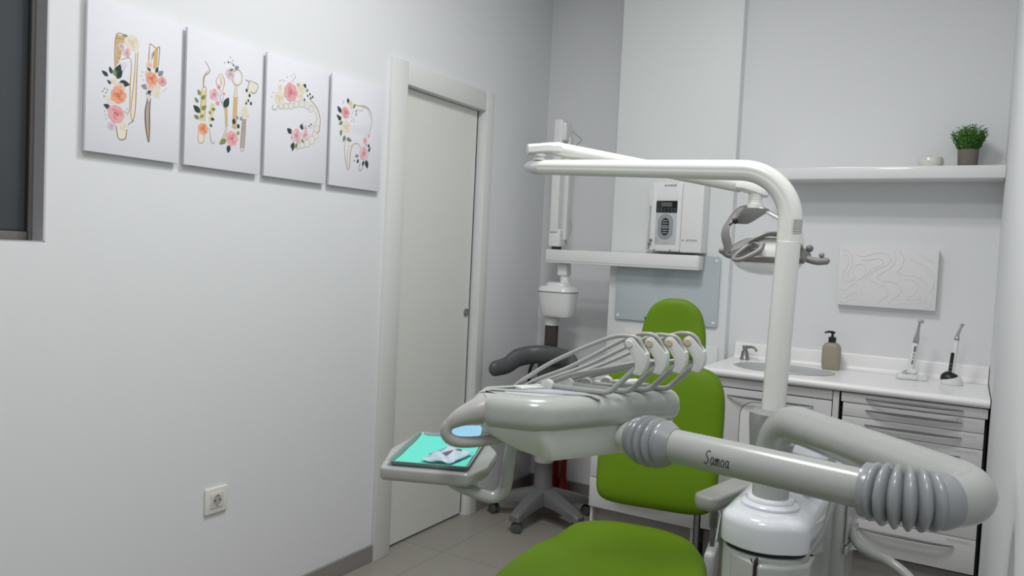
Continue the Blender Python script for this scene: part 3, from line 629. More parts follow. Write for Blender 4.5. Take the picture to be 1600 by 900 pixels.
def art_mesh(items, org, fr):
    mats = []; idx = {}
    def mi(k):
        if k not in idx: idx[k] = len(mats); mats.append(AM[k])
        return idx[k]
    mb = MB(fr); rnd = random.Random(7); lev = [0]; boxes = []
    def lay(): lev[0] += 1; return .0003+lev[0]*.000008
    def extent(e):
        if e[0] in 'FD': return (e[1]-e[3]*1.1, e[1]+e[3]*1.1, e[2]-e[3]*1.1, e[2]+e[3]*1.1)
        P = [(e[1], e[2]), (e[3], e[4])] if e[0] == 'L' else e[3] if e[0] == 'S' else e[2]
        m = 5 if e[0] == 'L' else 2
        return (min(p[0] for p in P)-m, max(p[0] for p in P)+m, min(p[1] for p in P)-m, max(p[1] for p in P)+m)
    def fan(c, pts, k, zz, op=0): n = len(pts); mb.add([V((*c, zz))]+[V((*p, zz)) for p in pts], [[0, i+1, (i+1) % n+1] for i in range(n-op)], mi(k))
    def petal(c, ang, r, wd, k, zz=None):
        pts = []
        for q in range(11):
            t = -1+2*q/10; pts.append((c[0]+math.cos(ang)*r*(1-.42*t*t*t*t-.1*t*t)-math.sin(ang)*wd*t, c[1]+math.sin(ang)*r*(1-.42*t*t*t*t-.1*t*t)+math.cos(ang)*wd*t))
        fan(c, pts, k, zz or lay(), 1)
    for e in items:
        bx = extent(e); lev[0] = max([b_[4] for b_ in boxes if b_[0] < bx[1] and b_[1] > bx[0] and b_[2] < bx[3] and b_[3] > bx[2]], default=0)
        cur = [*bx, 0]; boxes.append(cur)
        if e[0] == 'F':
            _, x, y, r, k = e; x, y, r = x*.001, y*.001, r*.001
            if k == 'pinkfive':
                a0 = rnd.uniform(0, 6)
                for i in range(5): petal((x, y), a0+i*2*PI/5, r, r*.5, 'pink_0' if i % 2 else 'lilac_0')
                for i in range(5): petal((x, y), a0+i*2*PI/5, r*.45, r*.16, 'pink_1')
                petal((x, y), 0, r*.12, r*.12, 'lilac_2'); petal((x, y), PI, r*.12, r*.12, 'lilac_2')
            else:
                a0 = rnd.uniform(0, 6)
                for i in range(7): petal((x, y), a0+i*2*PI/7, r*rnd.uniform(.92, 1.06), r*.5, k+'_0')
                for i in range(6): petal((x+r*.05, y), a0+.4+i*2*PI/6, r*.70, r*.3, k+('_1' if i % 2 else '_0'))
                for i in range(5): petal((x, y+r*.04), a0+.9+i*2*PI/5, r*.48, r*.24, k+('_1' if i % 2 == 0 else '_0'))
                for i in range(4): petal((x, y), a0+.2+i*2*PI/4, r*.28, r*.13, k+('_2' if i % 2 else '_1'))
        elif e[0] == 'D':
            _, x, y, r, k = e; n = 9
            fan((x*.001, y*.001), [(x*.001+r*.001*.75*math.cos(2*PI*i/n), y*.001+r*.001*math.sin(2*PI*i/n)) for i in range(n)], k, lay())
        elif e[0] == 'L':
            _, x1, y1, x2, y2, k, wd = e; a = V((x1, y1))*.001; b2 = V((x2, y2))*.001; d = b2-a; nrm = V((-d.y, d.x)); pts = []
            for q in range(9): t = q/8; pts.append(a+d*t+nrm*(wd*.6*math.sin(PI*t**.8)))
            for q in range(7, 0, -1): t = q/8; pts.append(a+d*t-nrm*(wd*.6*math.sin(PI*t**.8)))
            fan(a+d*.5, [(p.x, p.y) for p in pts], k, lay())
            zz = lay(); w2 = nrm.normalized()*.0004
            mb.add([V((*(a+w2), zz)), V((*(a-w2), zz)), V((*b2, zz))], [[0, 1, 2]], mi('grey' if k != 'grey' else 'dark'))
        elif e[0] == 'S':
            _, k, wd, ps = e; P = spline([(a*.001, b*.001, 0) for a, b in ps], 4); zz = lay(); L = []; R = []
            for i in range(len(P)):
                t = (P[min(i+1, len(P)-1)]-P[max(i-1, 0)]); t = t.normalized() if t.length > 1e-9 else V((1, 0, 0))
                h = wd*.00105*(1-.35*abs(2*i/(len(P)-1)-1)); nn = V((-t.y, t.x, 0))*h
                L.append(P[i]+nn+V((0, 0, zz))); R.append(P[i]-nn+V((0, 0, zz)))
            n = len(P); mb.add(L+R, [[i, i+1, n+i+1, n+i] for i in range(n-1)], mi(k))
        elif e[0] == 'P':
            _, k, ps = e; zz = lay(); b = bmesh.new(); vs = [b.verts.new((a*.001, c*.001, zz)) for a, c in ps]
            b.faces.new(vs); bmesh.ops.triangulate(b, faces=b.faces); mb.bm(b, mi(k))
        cur[4] = lev[0]
    return mb, mats
PW, PH = .294, .420
plabels = ['white poster of a gilded tool and a toothbrush with roses, nearest the window', 'white poster of four dental hand tools wound with flowers, second from the window',
           'white poster of an open arch of teeth with pink and cream roses', 'white poster of a single gold-outlined tooth with roses, beside the door frame']
for i, y0 in enumerate((1.252, 1.565, 1.880, 2.195)):
    fr = frame((0, 1, 0), (0, 0, 1), (1, 0, 0), (-2.11, y0, 1.566))
    t = thing('canvas_poster', (-2.12, y0+PW/2, 1.566), plabels[i], 'poster', 'flower posters on the left wall')
    MB().box(-2.121, -2.11, y0, y0+PW, 1.566, 1.986, r=.0015, seg=2).build('canvas_panel', M['canvas'], t)
    MB().box(XL+.0005, -2.1212, y0+.012, y0+PW-.012, 1.578, 1.974).build('backing_frame', M['canvas'], t)
    mb, mats = art_mesh(ART[i], None, fr)
    o = mb.build('printed_artwork', mats, t, smooth=False)

# ================================================================== WALL SOCKETS
def schuko(fr, label, two=False, mats=None):
    o3 = fr @ V((0, 0, 0)); t = thing('wall_socket', o3, label, 'socket', None)
    n = 2 if two else 1
    pl = MB(fr); pl.box(-.044-.0355*(n-1), .044+.0355*(n-1), -.044, .044, .0003, .010, r=.004, seg=3); pl.build('cover_plate', M['socket'], t)
    for k in range(n):
        dx = (k-.5*(n-1))*.071; m2 = fr @ Matrix.Translation((dx, 0, 0))
        q = MB(m2); q.prism(rrect(-.026, .026, -.026, .026, .006), .0095, .0125, r=.001); ins = q.build('socket_insert', M['socketin'], t)
        q = MB(m2); q.lathe([(.0205, .0125), (.0205, .0135), (.019, .0135), (.0185, .0128)], 28); q.build('socket_rim', M['socket'], ins)
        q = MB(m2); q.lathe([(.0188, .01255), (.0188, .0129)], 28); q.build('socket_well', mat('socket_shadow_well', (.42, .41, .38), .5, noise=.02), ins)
        q = MB(m2)
        for dxx in (-.0095, .0095): MB(m2).lathe([(.0028, .0127), (.0028, .0132)], 10, mtx=Matrix.Translation((dxx, 0, 0))).build('contact_hole', M['black'], ins)
        q = MB(m2)
        for dy in (-.018, .018): MB(m2).box(-.003, .003, dy-.0022, dy+.0022, .0125, .0145, r=.0005, seg=1).build('earth_clip', M['chrome'], ins)
    return t
schuko(frame((0, 1, 0), (0, 0, 1), (1, 0, 0), (XL, 1.735, .470)), 'white square power socket low on the left wall under the posters')
schuko(frame((1, 0, 0), (0, 0, 1), (0, -1, 0), (-1.395, YC, .945)), 'white double socket on the column behind the instrument hoses', True)
tag(MB(frame((1, 0, 0), (0, 0, 1), (0, -1, 0), (-1.040, YC, .885))).prism(rrect(-.040, .040, -.060, .060, .006), .0003, .009, r=.003).build('cover_plate', M['column']), 'white blank cover plate on the column beside the left end of the worktop', 'cover plate')
# black charger
t = thing('charger', (-1.345, YC-.012, .945), 'black plug and cable rising from the double socket on the column', 'charger')
fc = frame((1, 0, 0), (0, 0, 1), (0, -1, 0), (-1.3595, YC, .945))
q = MB(fc); q.lathe([(.016, .0136), (.018, .022), (.015, .035), (.007, .045)], 18); q.build('plug', M['black'], t)
q = MB(); q.tube(spline([(-1.3595, YC-.042, .945), (-1.36, YC-.048, .985), (-1.36, YC-.04, 1.02), (-1.35, YC-.02, 1.045)], 8), .003, 8); q.build('cable', M['black'], t)
q = MB(); q.box(-1.365, -1.315, YC-.028, YC-.0004, 1.035, 1.058, r=.003, seg=2); q.build('power_block', M['black'], t)

# ================================================================== COLUMN FITTINGS
t = thing('magnetic_board', (-1.27, YC-.012, 1.037), 'frosted pale blue glass board with round corner studs behind the headrest', 'glass board')
fb = frame((1, 0, 0), (0, 0, 1), (0, -1, 0), (0, YC, 0))
MB(fb).prism(rrect(-1.531, -1.010, 1.036, 1.369, .012), .010, .015, r=.0015).build('glass_panel', M['board'], t)
for x in (-1.512, -1.029):
    for z in (1.056, 1.349): MB(fb @ Matrix.Translation((x, z, 0))).lathe([(.006, .0003), (.006, .0152), (.0078, .0154), (.0075, .0175), (.005, .018)], 16).build('corner_stud', M['white'], t)

# X-ray machine: rail on the column, folded scissor arm, tube head, collimator
t = thing('dental_xray_machine', (-1.5, 3.6, 1.3), 'white wall mounted dental x-ray arm with tube head hanging in the corner', 'x-ray machine')
q = MB(); q.box(-1.895, -1.092, 3.560, 3.6425, 1.301, 1.370, r=.004, seg=2); q.box(-1.8955, -1.0915, 3.5592, 3.562, 1.312, 1.3128, mi=1)
q.build('wall_rail', [M['white'], M['greyink']], t)
MB().box(-1.568, -1.538, 3.64, YC-.0005, 1.305, 1.366, r=.002, seg=1).build('rail_bracket', M['white'], t)
MB().box(-1.0925, -1.087, 3.562, 3.640, 1.303, 1.368, r=.002, seg=2).build('rail_end_cap', M['casing'], t)
q = MB(); q.box(-1.905, -1.840, 3.60, 3.675, 1.385, 1.475, r=.006, seg=3); q.build('pivot_block', M['white'], t)
q = MB(); q.lathe([(.026, 1.3702), (.026, 1.386)], 24, mtx=Matrix.Translation((-1.872, 3.635, 0))); q.build('pivot_pin', M['black'], t)
q = MB(); q.box(-1.898, -1.851, 3.590, 3.640, 1.46, 2.040, r=.006, seg=3, mtx=None); q.build('front_arm', M['white'], t)
q = MB(); q.box(-1.862, -1.828, 3.645, 3.69, 1.42, 1.96, r=.006, seg=3); q.build('rear_arm', M['white'], t)
q = MB(); q.box(-1.894, -1.832, 3.598, 3.685, 1.93, 2.028, r=.010, seg=3); q.build('elbow_cover', M['white'], t)
q = MB(); q.tube(spline([(-1.852, 3.64, 2.035), (-1.835, 3.70, 1.985), (-1.805, 3.73, 1.955), (-1.815, 3.71, 1.93), (-1.832, 3.69, 1.90)], 8), .0025, 8); q.build('cable', M['hose'], t)
q = MB(); q.tube(spline([(-1.829, 3.69, 1.53), (-1.822, 3.70, 1.49), (-1.828, 3.69, 1.45), (-1.84, 3.68, 1.43), (-1.845, 3.69, 1.40)], 8), .0025, 8); q.build('cable', M['hose'], t)
q = MB(); q.box(-1.845, -1.79, 3.60, 3.66, 1.235, 1.301, r=.008, seg=3); q.tube([(-1.815, 3.63, 1.24), (-1.81, 3.63, 1.19)], [.022, .026], 18); q.build('head_knuckle', M['white'], t)
# tube head : wide upper lid, tapered lower shell with a collar towards the collimator
hx, hy = -1.832, 3.60
def sq(ax, ay, z, dx=0, p=3.2, n=32):
    o = []; ax *= .93; ay *= .93
    for k in range(n):
        a = 2*PI*k/n; c, s_ = math.cos(a), math.sin(a)
        o.append(V((hx+dx+ax*abs(c)**(2/p)*(1 if c >= 0 else -1), hy+ay*abs(s_)**(2/p)*(1 if s_ >= 0 else -1), z)))
    return o
q = MB(); q.loft([sq(.070, .060, 1.019, .006), sq(.084, .070, 1.024, .006), sq(.090, .076, 1.035, .006), sq(.096, .082, 1.08, .004), sq(.106, .090, 1.150, 0)]); q.build('lower_housing', M['white'], t)
q = MB(); q.loft([sq(.1075, .091, 1.150), sq(.1075, .091, 1.1545)]); q.build('seam_band', M['greyink'], t)
q = MB(); q.loft([sq(.1065, .09, 1.1545), sq(.104, .088, 1.164), sq(.092, .078, 1.178), sq(.066, .06, 1.183, .002), sq(.062, .056, 1.196, .002), sq(.050, .045, 1.202, .002)]); q.build('upper_lid', M['white'], t)
q = MB(); q.loft([sq(.030, .03, 1.075, -.022), sq(.036, .04, 1.03, -.024), sq(.040, .040, .995, -.026), sq(.040, .040, .985, -.026, 2)]); q.build('collimator_neck', M['white'], t)
q = MB(); q.lathe([(.0385, .977), (.0385, .985)], 28, mtx=Matrix.Translation((hx-.026, hy, 0))); q.build('collimator_ring', M['casing'], t)
q = MB(); q.lathe([(.0355, .78), (.0355, .977)], 28, mtx=Matrix.Translation((hx-.026, hy, 0))); q.build('collimator_tube', M['brown'], t)

# X-ray control box
t = thing('xray_control_box', (-1.2, 3.6, 1.382), 'white x-ray timer box with black display and keypad above the wall rail', 'control box')
fr = frame((1, 0, 0), (0, 0, 1), (0, -1, 0), (-1.265, YC, 1.382))
q = MB(fr); q.loft([[V((x, y, z)) for x, y in rrect(-.078+i, .078-i*.4, 0.001+i, .333-i, .010)] for z, i in ((.0005, 0), (.075, 0), (.083, .003), (.086, .009))]); body = q.build('control_housing', M['white'], t)
q = MB(fr); q.prism(round_poly([(-.052, .240), (.058, .240), (.052, .295), (-.030, .295)], .014), .086, .0875, r=.001); q.build('raised_crest', M['white'], t)
q = MB(fr); q.prism(rrect(-.049, .055, .034, .242, .004), .086, .0872, r=.0004); pan = q.build('control_panel', M['keypad'], t)
q = MB(fr); q.prism(rrect(-.049, .055, .185, .242, .003), .0872, .0882, r=.0003); q.build('display', M['screen'], pan)
q = MB(fr); q.prism(rrect(-.023, .029, .214, .234, .001), .0882, .0886)
for k in range(6):
    for r_ in range(2): q.box(-.042+k*.0165, -.034+k*.0165, .191+r_*.010, .196+r_*.010, .0882, .0885)
q.build('display_digits', M['lcd'], pan)
q = MB(fr); q.prism(rrect(-.036, .038, .058, .180, .036, 10), .0872, .0882, r=.0003); q.build('key_ring', M['keyring'], pan)
q = MB(fr); q.prism(rrect(-.018, .018, .077, .160, .018, 8), .0882, .0890, r=.0003); q.build('central_keys', M['screen'], pan)
q = MB(fr)
q.box(-.018, .018, .1165, .1185, .0889, .0892)
for r_ in range(6):
    for k in range(3): q.box(-.012+k*.009, -.006+k*.009, .088+r_*.0115, .092+r_*.0115, .0889, .0891)
for k in range(14):
    a = 2*PI*k/14; cy = .119+(.026 if math.sin(a) > 0 else -.026)*min(1, abs(math.sin(a))*2); q.box(.027*math.cos(a)-.002, .027*math.cos(a)+.002, cy+.026*math.sin(a)*.55-.0015, cy+.026*math.sin(a)*.55+.0015, .0882, .0885)
q.build('key_marks', M['keypad'], pan)
q = MB(fr); q.text('x-mind', .021, Matrix.Translation((.016, .309, .0866)), depth=.0003); q.build('brand_lettering', M['ink'], t)
q = MB(fr)
for x, y in ((-.044, .052), (-.044, .061), (-.044, .044)): q.box(x, x+.006, y, y+.003, .0872, .0874)
q.build('panel_marks', M['greyink'], pan); q = MB(fr)
q.text('x-mind', .008, Matrix.Translation((.004, .039, .0873)), depth=.0001); q.build('panel_lettering', M['greyink'], t)
q = MB(fr)
for x, y in ((-.073, .052), (-.078, .034)): q.lathe([(.008, .083), (.008, .092), (.0035, .0925), (.0035, .096)], 14, mtx=Matrix.Translation((x+.004, y, 0)))
q.tube([(-.076, .034, .092), (-.076, .012, .092)], .003, 8); q.build('key_lock', M['bar'], t)
for x in (-.05, .03): MB(fr).lathe([(.0035, .084), (.0035, .0885)], 10, mtx=Matrix.Translation((x, .006, 0))).build('screw', M['dgrey'], t)
q = MB(fr); q.box(-.03, .005, .333, .339, .02, .07, r=.003, seg=2); q.build('top_hook', M['white'], t)
q = MB(fr); q.box(-.100, -.082, .215, .30, .02, .06, r=.005, seg=3); q.build('handset', M['white'], t)
q = MB(fr)
P = []
for i in range(421):
    a = i/420; P.append((-.089-.012*a+.006*math.cos(a*2*PI*30), .216-.208*a, .045+.006*math.sin(a*2*PI*30)))
q.tube(P, .0016, 6); q.tube(spline([(-.101, .008, .045), (-.095, .002, .05), (-.08, .008, .05)], 6), .002, 6); q.build('coiled_cord', M['white'], t)
q = MB(fr); q.box(.080, .183, -.001, .330, .0005, .098, r=.006, seg=3); q.build('generator_housing', M['white'], t)
q = MB(fr); q.text('acteon', .020, Matrix.Translation((.135, .052, .0983)), depth=.0003)
q.add([(.088, .053, .0985), (.099, .053, .0985), (.0935, .062, .0985)], [[0, 1, 2]]); q.build('maker_lettering', M['greyink'], t)

# ================================================================== SHELF, CANVAS
tag(MB().box(-.80, XR-.001, 3.515, YB-.0005, 1.716, 1.765, r=.002, seg=2).build('wall_shelf', M['white']), 'long white floating shelf high on the back wall holding the plant', 'shelf')
tag(MB().lathe([(.030, 1.7652), (.041, 1.768), (.0475, 1.785), (.0475, 1.797), (.043, 1.809), (.034, 1.813), (.029, 1.811), (.027, 1.795), (.015, 1.787)], 36, mtx=Matrix.Translation((-.167, 3.62, 0))).build('ceramic_bowl', M['ceramic']), 'small round ivory tealight bowl on the shelf beside the plant', 'bowl')
pl = thing('potted_plant', (-.037, 3.62, 1.765), 'bushy green artificial plant in a grey cardboard pot on the shelf', 'plant')
MB().lathe([(.0335, 1.7652), (.0345, 1.767), (.0375, 1.835), (.0375, 1.838), (.035, 1.838), (.0345, 1.826)], 32, mtx=Matrix.Translation((-.037, 3.62, 0))).build('pot', M['pot'], pl)
fol = MB(); rnd = random.Random(3)
for i in range(190):
    a = rnd.uniform(0, 2*PI); r_ = math.sqrt(rnd.random())*.030; lean = rnd.uniform(.1, .95); h = rnd.uniform(.055, .112)*(1-.25*lean)
    b0 = V((-.037+r_*math.cos(a), 3.62+r_*math.sin(a), 1.825)); d = V((math.cos(a)*lean*.55, math.sin(a)*lean*.55, 1)).normalized()
    mi = 1 if rnd.random() < .4 else 0
    fol.tube([b0, b0+d*h], [.0009, .0006], 4, mi=0)
    nl = int(h/.008)
    for k in range(2, nl+1):
        c = b0+d*(h*k/nl)
        for s_ in range(2):
            a2 = rnd.uniform(0, 2*PI); e = (V((math.cos(a2), math.sin(a2), rnd.uniform(.4, 1.2)))).normalized(); L = rnd.uniform(.011, .018); sd = e.cross(V((rnd.uniform(-1, 1), rnd.uniform(-1, 1), .3))).normalized()*.0022; nn = e.cross(sd).normalized()*.0006
            fol.add([c, c+e*L*.45+sd, c+e*L, c+e*L*.45-sd, c+e*L*.45+nn], [[0, 1, 4], [1, 2, 4], [2, 3, 4], [3, 0, 4], [0, 3, 2, 1]], mi)
fol.build('foliage', [M['plant'], M['plantlight']], pl, smooth=False)
rc = thing('relief_canvas', (-.307, 3.70, 1.18), 'white textured canvas with raised wavy lines on the back wall', 'canvas')
frc = frame((1, 0, 0), (0, 0, 1), (0, -1, 0), (-.499, YB, 1.183))
RW, RH = .384, .251
MB(frc).box(0, RW, 0, RH, .0005, .04, r=.0025, seg=2).build('canvas_panel', M['relief'], rc)
rel = MB(frc)
def wl(*ps): # relief line from fractions of the panel
    rel.tube(spline([(x*RW, y*RH, .0402) for x, y in ps], 8), .0019, 6, dome=True)
wl((.03, .97), (.10, .93), (.14, .80), (.13, .66), (.10, .55), (.12, .47), (.17, .45))
wl((.04, .88), (.09, .85), (.10, .72), (.06, .60), (.05, .50), (.08, .43), (.15, .43), (.17, .50), (.15, .60), (.18, .70), (.24, .72), (.28, .66), (.27, .52), (.20, .44))
wl((.18, .88), (.26, .86), (.33, .90), (.42, .93), (.50, .90), (.53, .82), (.50, .73), (.42, .66), (.36, .60), (.32, .52), (.36, .44), (.46, .38), (.52, .31), (.52, .22), (.46, .13), (.42, .05))
wl((.24, .80), (.32, .80), (.40, .83), (.46, .80), (.44, .72), (.36, .66), (.31, .58), (.28, .46))
wl((.56, .96), (.58, .82), (.54, .70), (.46, .60), (.40, .52), (.46, .46), (.56, .45), (.63, .40), (.66, .32), (.62, .22), (.56, .13), (.54, .08))
wl((.62, .97), (.66, .84), (.64, .70), (.60, .62), (.68, .57), (.78, .56), (.86, .50), (.90, .40), (.88, .28), (.80, .18), (.72, .16))
wl((.70, .96), (.74, .84), (.84, .76), (.94, .66), (.97, .52), (.95, .36), (.90, .22), (.92, .12))
wl((.80, .95), (.86, .88), (.95, .80)); wl((.86, .70), (.95, .55)); wl((.68, .50), (.78, .48), (.82, .38), (.78, .26), (.72, .20), (.76, .17), (.86, .20))
wl((.02, .30), (.08, .26), (.14, .34), (.20, .38), (.24, .28), (.26, .20)); wl((.02, .18), (.08, .12), (.14, .20), (.20, .24), (.24, .14), (.30, .06)); wl((.02, .08), (.08, .05), (.14, .10), (.20, .12), (.24, .06))
wl((.60, .06), (.68, .10), (.76, .06)); wl((.78, .10), (.86, .13), (.93, .05), (.96, .25), (.97, .40))
rel.build('raised_lines', M['relief'], rc)
# ================================================================== CABINETS AND WORKTOP
YF = 3.25
def handle(x0, x1, z, y, parent):
    n = 25; P = []; R = []
    for i in range(n):
        t = i/(n-1); u = 2*t-1
        P.append((x0+(x1-x0)*t, y-.004-.024*(1-u**4)*1.0, z-.002*u*u)); R.append(.0022+.0042*(1-u*u)**.6)
    q = MB(); q.tube(P, R, 10, up=(0, 0, 1), ell=(.8, 1.15))
    q.build('drawer_handle', M['bar'], parent)
def front(x0, x1, z0, z1, parent, name='drawer', y=YF, th=.019):
    return MB().box(x0, x1, y, y+th, z0, z1, r=.0018, seg=2).build(name, M['cab'], parent)
def tape(x0, z1, parent, seed, w_=.085):
    q = MB(); q.box(x0, x0+w_, YF-.0004, YF+.0002, z1-.021, z1-.007); tp = q.build('label_tape', M['tape'], parent)
    rnd = random.Random(seed); q = MB(); x = x0+.006
    while x < x0+w_-.02:
        P = [(x+k*.0022, YF-.0007, z1-.0145+rnd.uniform(-.0035, .0035)) for k in range(5)]; q.tube(spline(P, 3), .0003, 4); x += rnd.uniform(.010, .013)
    q.build('handwriting', M['greyink'], tp)
# drawer unit (right)
t = thing('drawer_cabinet', (-.155, 3.45, 0), 'white seven drawer cabinet under the right end of the worktop', 'cabinet')
q = MB(); q.box(-.400, .088, YF+.030, YC, .245, .866); q.build('carcass', M['gap'], t)
for k, (z0, z1) in enumerate(((.828, .864), (.774, .826), (.716, .772), (.608, .714), (.498, .606), (.386, .496), (.258, .384))):
    x0, x1 = (-.393, .079) if k else (-.400, .087)
    d = front(x0, x1, z0, z1, t, y=YF if k else YF-.004)
    h = z1-z0; zh = z0+h*.62 if k < 3 else z1-.032
    handle(-.312, .010, zh, YF if k else YF-.004, d)
    if k: tape(-.015, z1, d, k)
MB().box(-.395, .085, YF+.05, YF+.066, 0.001, .246).build('plinth', M['plinth'], t)
# sink unit
t = thing('sink_cabinet', (-.68, 3.45, 0), 'white sink base cabinet with flap front and long bowed handle', 'cabinet')
q = MB(); q.box(-.926, -.408, YF+.021, YC-.002, .200, .765, r=.001, seg=1); q.box(-.926, -.910, YF+.021, YC-.002, .764, .866); q.box(-.424, -.408, YF+.021, YC-.002, .764, .866); q.box(-.911, -.423, YF+.021, YF+.037, .764, .866); q.build('carcass', M['cab'], t)
MB().box(-.430, -.408, YF, YF+.0209, .200, .864, r=.001, seg=1).build('side_panel', M['cab'], t)
front(-.922, -.433, .827, .864, t, 'fascia_panel')
q = MB(); q.box(-.924, -.431, YF+.006, YF+.0209, .205, .826); q.build('shadow_gap', M['gap'], t)
dr = front(-.922, -.433, .210, .823, t, 'door')
handle(-.840, -.50, .795, YF, dr)
fr = frame((1, 0, 0), (0, 0, 1), (0, -1, 0), (0, YF, 0))
q = MB(fr); q.prism(rrect(-.785, -.50, .40, .778, .06, 8), .0003, .0009); q.build('flap_outline', M['gap'], dr)
q = MB(fr); q.prism(rrect(-.7825, -.5025, .4025, .7755, .058, 8), .0009, .003, r=.0012); q.build('waste_flap', M['top'], dr)
MB().box(-.92, -.41, YF+.05, YF+.066, 0.001, .199).build('plinth', M['plinth'], t)
# low cabinet behind the chair
t = thing('low_cabinet', (-1.195, 3.45, 0), 'low white cabinet in front of the column behind the dental chair', 'cabinet')
q = MB(); q.box(-1.443, -.952, YF+.021, YC-.002, .195, .822, r=.001, seg=1); q.box(-1.425, -.97, YF+.05, YF+.066, 0.001, .196, mi=1); q.build('carcass', [M['cab'], M['plinth']], t)
MB().box(-1.447, -.948, YF-.006, YC-.002, .8222, .8405, r=.002, seg=2).build('cabinet_top', M['cab'], t)
q = MB(); q.box(-1.44, -.955, YF+.006, YF+.0209, .205, .815); q.build('shadow_gap', M['gap'], t)
for z0, z1 in ((.652, .818), (.496, .649), (.338, .493), (.200, .335)):
    d = front(-1.443, -.952, z0, z1, t); handle(-1.36, -1.04, z1-.045, YF, d)
for x in (-1.434, -.961): MB().box(x-.006, x+.006, YF+.015, YF+.049, .001, .194).build('leg_panel', M['cab'], t)
MB().box(-.9465, -.9295, YF+.004, YF+.03, .001, .82).build('upright_profile', M['bar'], t)
# worktop with sink cut-out
t = thing('worktop', (-.43, 3.45, .868), 'long white worktop with upstand and oval basin below the back wall', 'worktop')
TX0, TX1, TY0, TY1 = -.945, .0905, 3.226, YB-.0005
sx, sy, sa, sb = -.665, 3.462, .205, .152
q = MB(); n = 72
inner = [V((sx+sa*math.cos(2*PI*k/n), sy+sb*math.sin(2*PI*k/n), .9)) for k in range(n)]
ya = TY0+.016
def hitrect(k):
    a = math.atan2(sb*math.sin(2*PI*k/n), sa*math.cos(2*PI*k/n)); c, s_ = math.cos(a), math.sin(a); best = 1e9
    for lim, comp in ((TX1-sx, c), (TX0-sx, c), (TY1-sy, s_), (ya-sy, s_)):
        if abs(comp) > 1e-9 and lim/comp > 0: best = min(best, lim/comp)
    return V((sx+c*best, sy+s_*best, .9))
outer = [hitrect(k) for k in range(n)]
q.add(inner+outer, [[k, (k+1) % n, n+(k+1) % n, n+k] for k in range(n)])
for cxx, cyy in ((TX0, ya), (TX1, ya), (TX0, TY1), (TX1, TY1)):
    ks = sorted(range(n), key=lambda k: (outer[k]-V((cxx, cyy, .9))).length)[:6]
    a = min((k for k in ks if abs(outer[k].x-cxx) < 1e-5), key=lambda k: abs(outer[k].y-cyy)); b_ = min((k for k in ks if abs(outer[k].y-cyy) < 1e-5), key=lambda k: abs(outer[k].x-cxx))
    q.add([outer[a], outer[b_], V((cxx, cyy, .9))], [[0, 1, 2]])
prof = [V((0, ya, .9))]+[V((0, ya-.016*math.sin(PI*k/12), .884+.016*math.cos(PI*k/12))) for k in range(1, 12)]+[V((0, ya, .868)), V((0, TY1, .868))]
L = [V((TX0, p.y, p.z)) for p in prof]; R_ = [V((TX1, p.y, p.z)) for p in prof]; m_ = len(prof)
q.add(L+R_, [[k, k+1, m_+k+1, m_+k] for k in range(m_-1)])
for s_ in (L, R_): q.add(s_+[V((s_[0].x, TY1, .9))], [list(range(m_+1))])
q.build('top_slab', M['top'], t)
q = MB(); P = [(YB-.0006, .9), (YB-.045, .9005), (YB-.030, .903), (YB-.022, .911), (YB-.020, .922), (YB-.020, .962), (YB-.017, .9695), (YB-.010, .972), (YB-.0006, .972)]
q.add([V((x, a, b_)) for x in (TX0+.012, TX1) for a, b_ in P], [[k, (k+1) % 9, 9+(k+1) % 9, 9+k] for k in range(9)]+[list(range(9))[::-1], list(range(9, 18))]); q.build('upstand', M['top'], t)
q = MB(); rings = []
for f_, z in ((1.02, .9012), (1.0, .9018), (.985, .9012), (.97, .896), (.955, .885), (.93, .85), (.88, .81), (.75, .782), (.45, .772), (.08, .770)):
    rings.append([V((sx+sa*f_*math.cos(2*PI*k/48), sy+sb*f_*math.sin(2*PI*k/48), z)) for k in range(48)])
q.loft(rings, cap0=False); ba = q.build('basin', M['sink'], t)
q = MB(); q.lathe([(.022, .7705), (.024, .773), (.018, .774), (.016, .7715)], 20, mtx=Matrix.Translation((sx, sy, 0))); q.build('drain', M['chrome'], ba)
q = MB(); q.box(.0906, .0936, 3.235, 3.70, .885, .9005); q.build('edge_sealant', M['gap'], t)
# things on the worktop
t = thing('tap', (-.705, 3.632, .9), 'steel basin tap behind the sink, half hidden by the lamp pole', 'tap')
mt = Matrix.Translation((-.705, 3.632, 0))
q = MB(); q.lathe([(.026, .9002), (.026, .906), (.019, .912), (.018, .965), (.016, .975)], 24, mtx=mt); q.tube(spline([(-.705, 3.632, .95), (-.705, 3.62, .985), (-.70, 3.56, .985), (-.70, 3.535, .97)], 8), .010, 14, dome=True); q.build('spout', M['chrome'], t)
q = MB(); q.tube(spline([(-.705, 3.632, .975), (-.705, 3.66, .995), (-.705, 3.64, 1.005), (-.705, 3.60, 1.02)], 6), [.016]*7+[.006]*12, 12, dome=True); q.build('lever', M['chrome'], t)
t = thing('soap_dispenser', (-.874, 3.650, .9), 'small steel soap dispenser built into the worktop left of the sink', 'dispenser')
mt = Matrix.Translation((-.874, 3.650, 0))
q = MB(); q.lathe([(.0215, .9002), (.0215, .905), (.0195, .908), (.0155, .936), (.0145, .940), (.010, .942), (.010, .948)], 28, mtx=mt); q.build('dispenser_body', M['bar'], t)
q = MB(); q.lathe([(.0115, .948), (.0125, .952), (.0125, .963), (.011, .966)], 24, mtx=mt); q.tube(spline([(-.868, 3.648, .958), (-.842, 3.637, .962), (-.824, 3.630, .957), (-.817, 3.628, .944)], 8), [.0065-.0018*i/24 for i in range(25)], 12); q.build('pump_spout', M['bar'], t)
t = thing('soap_bottle', (-.498, 3.625, .9), 'flat beige soap bottle with a black pump top right of the sink', 'bottle')
q = MB()
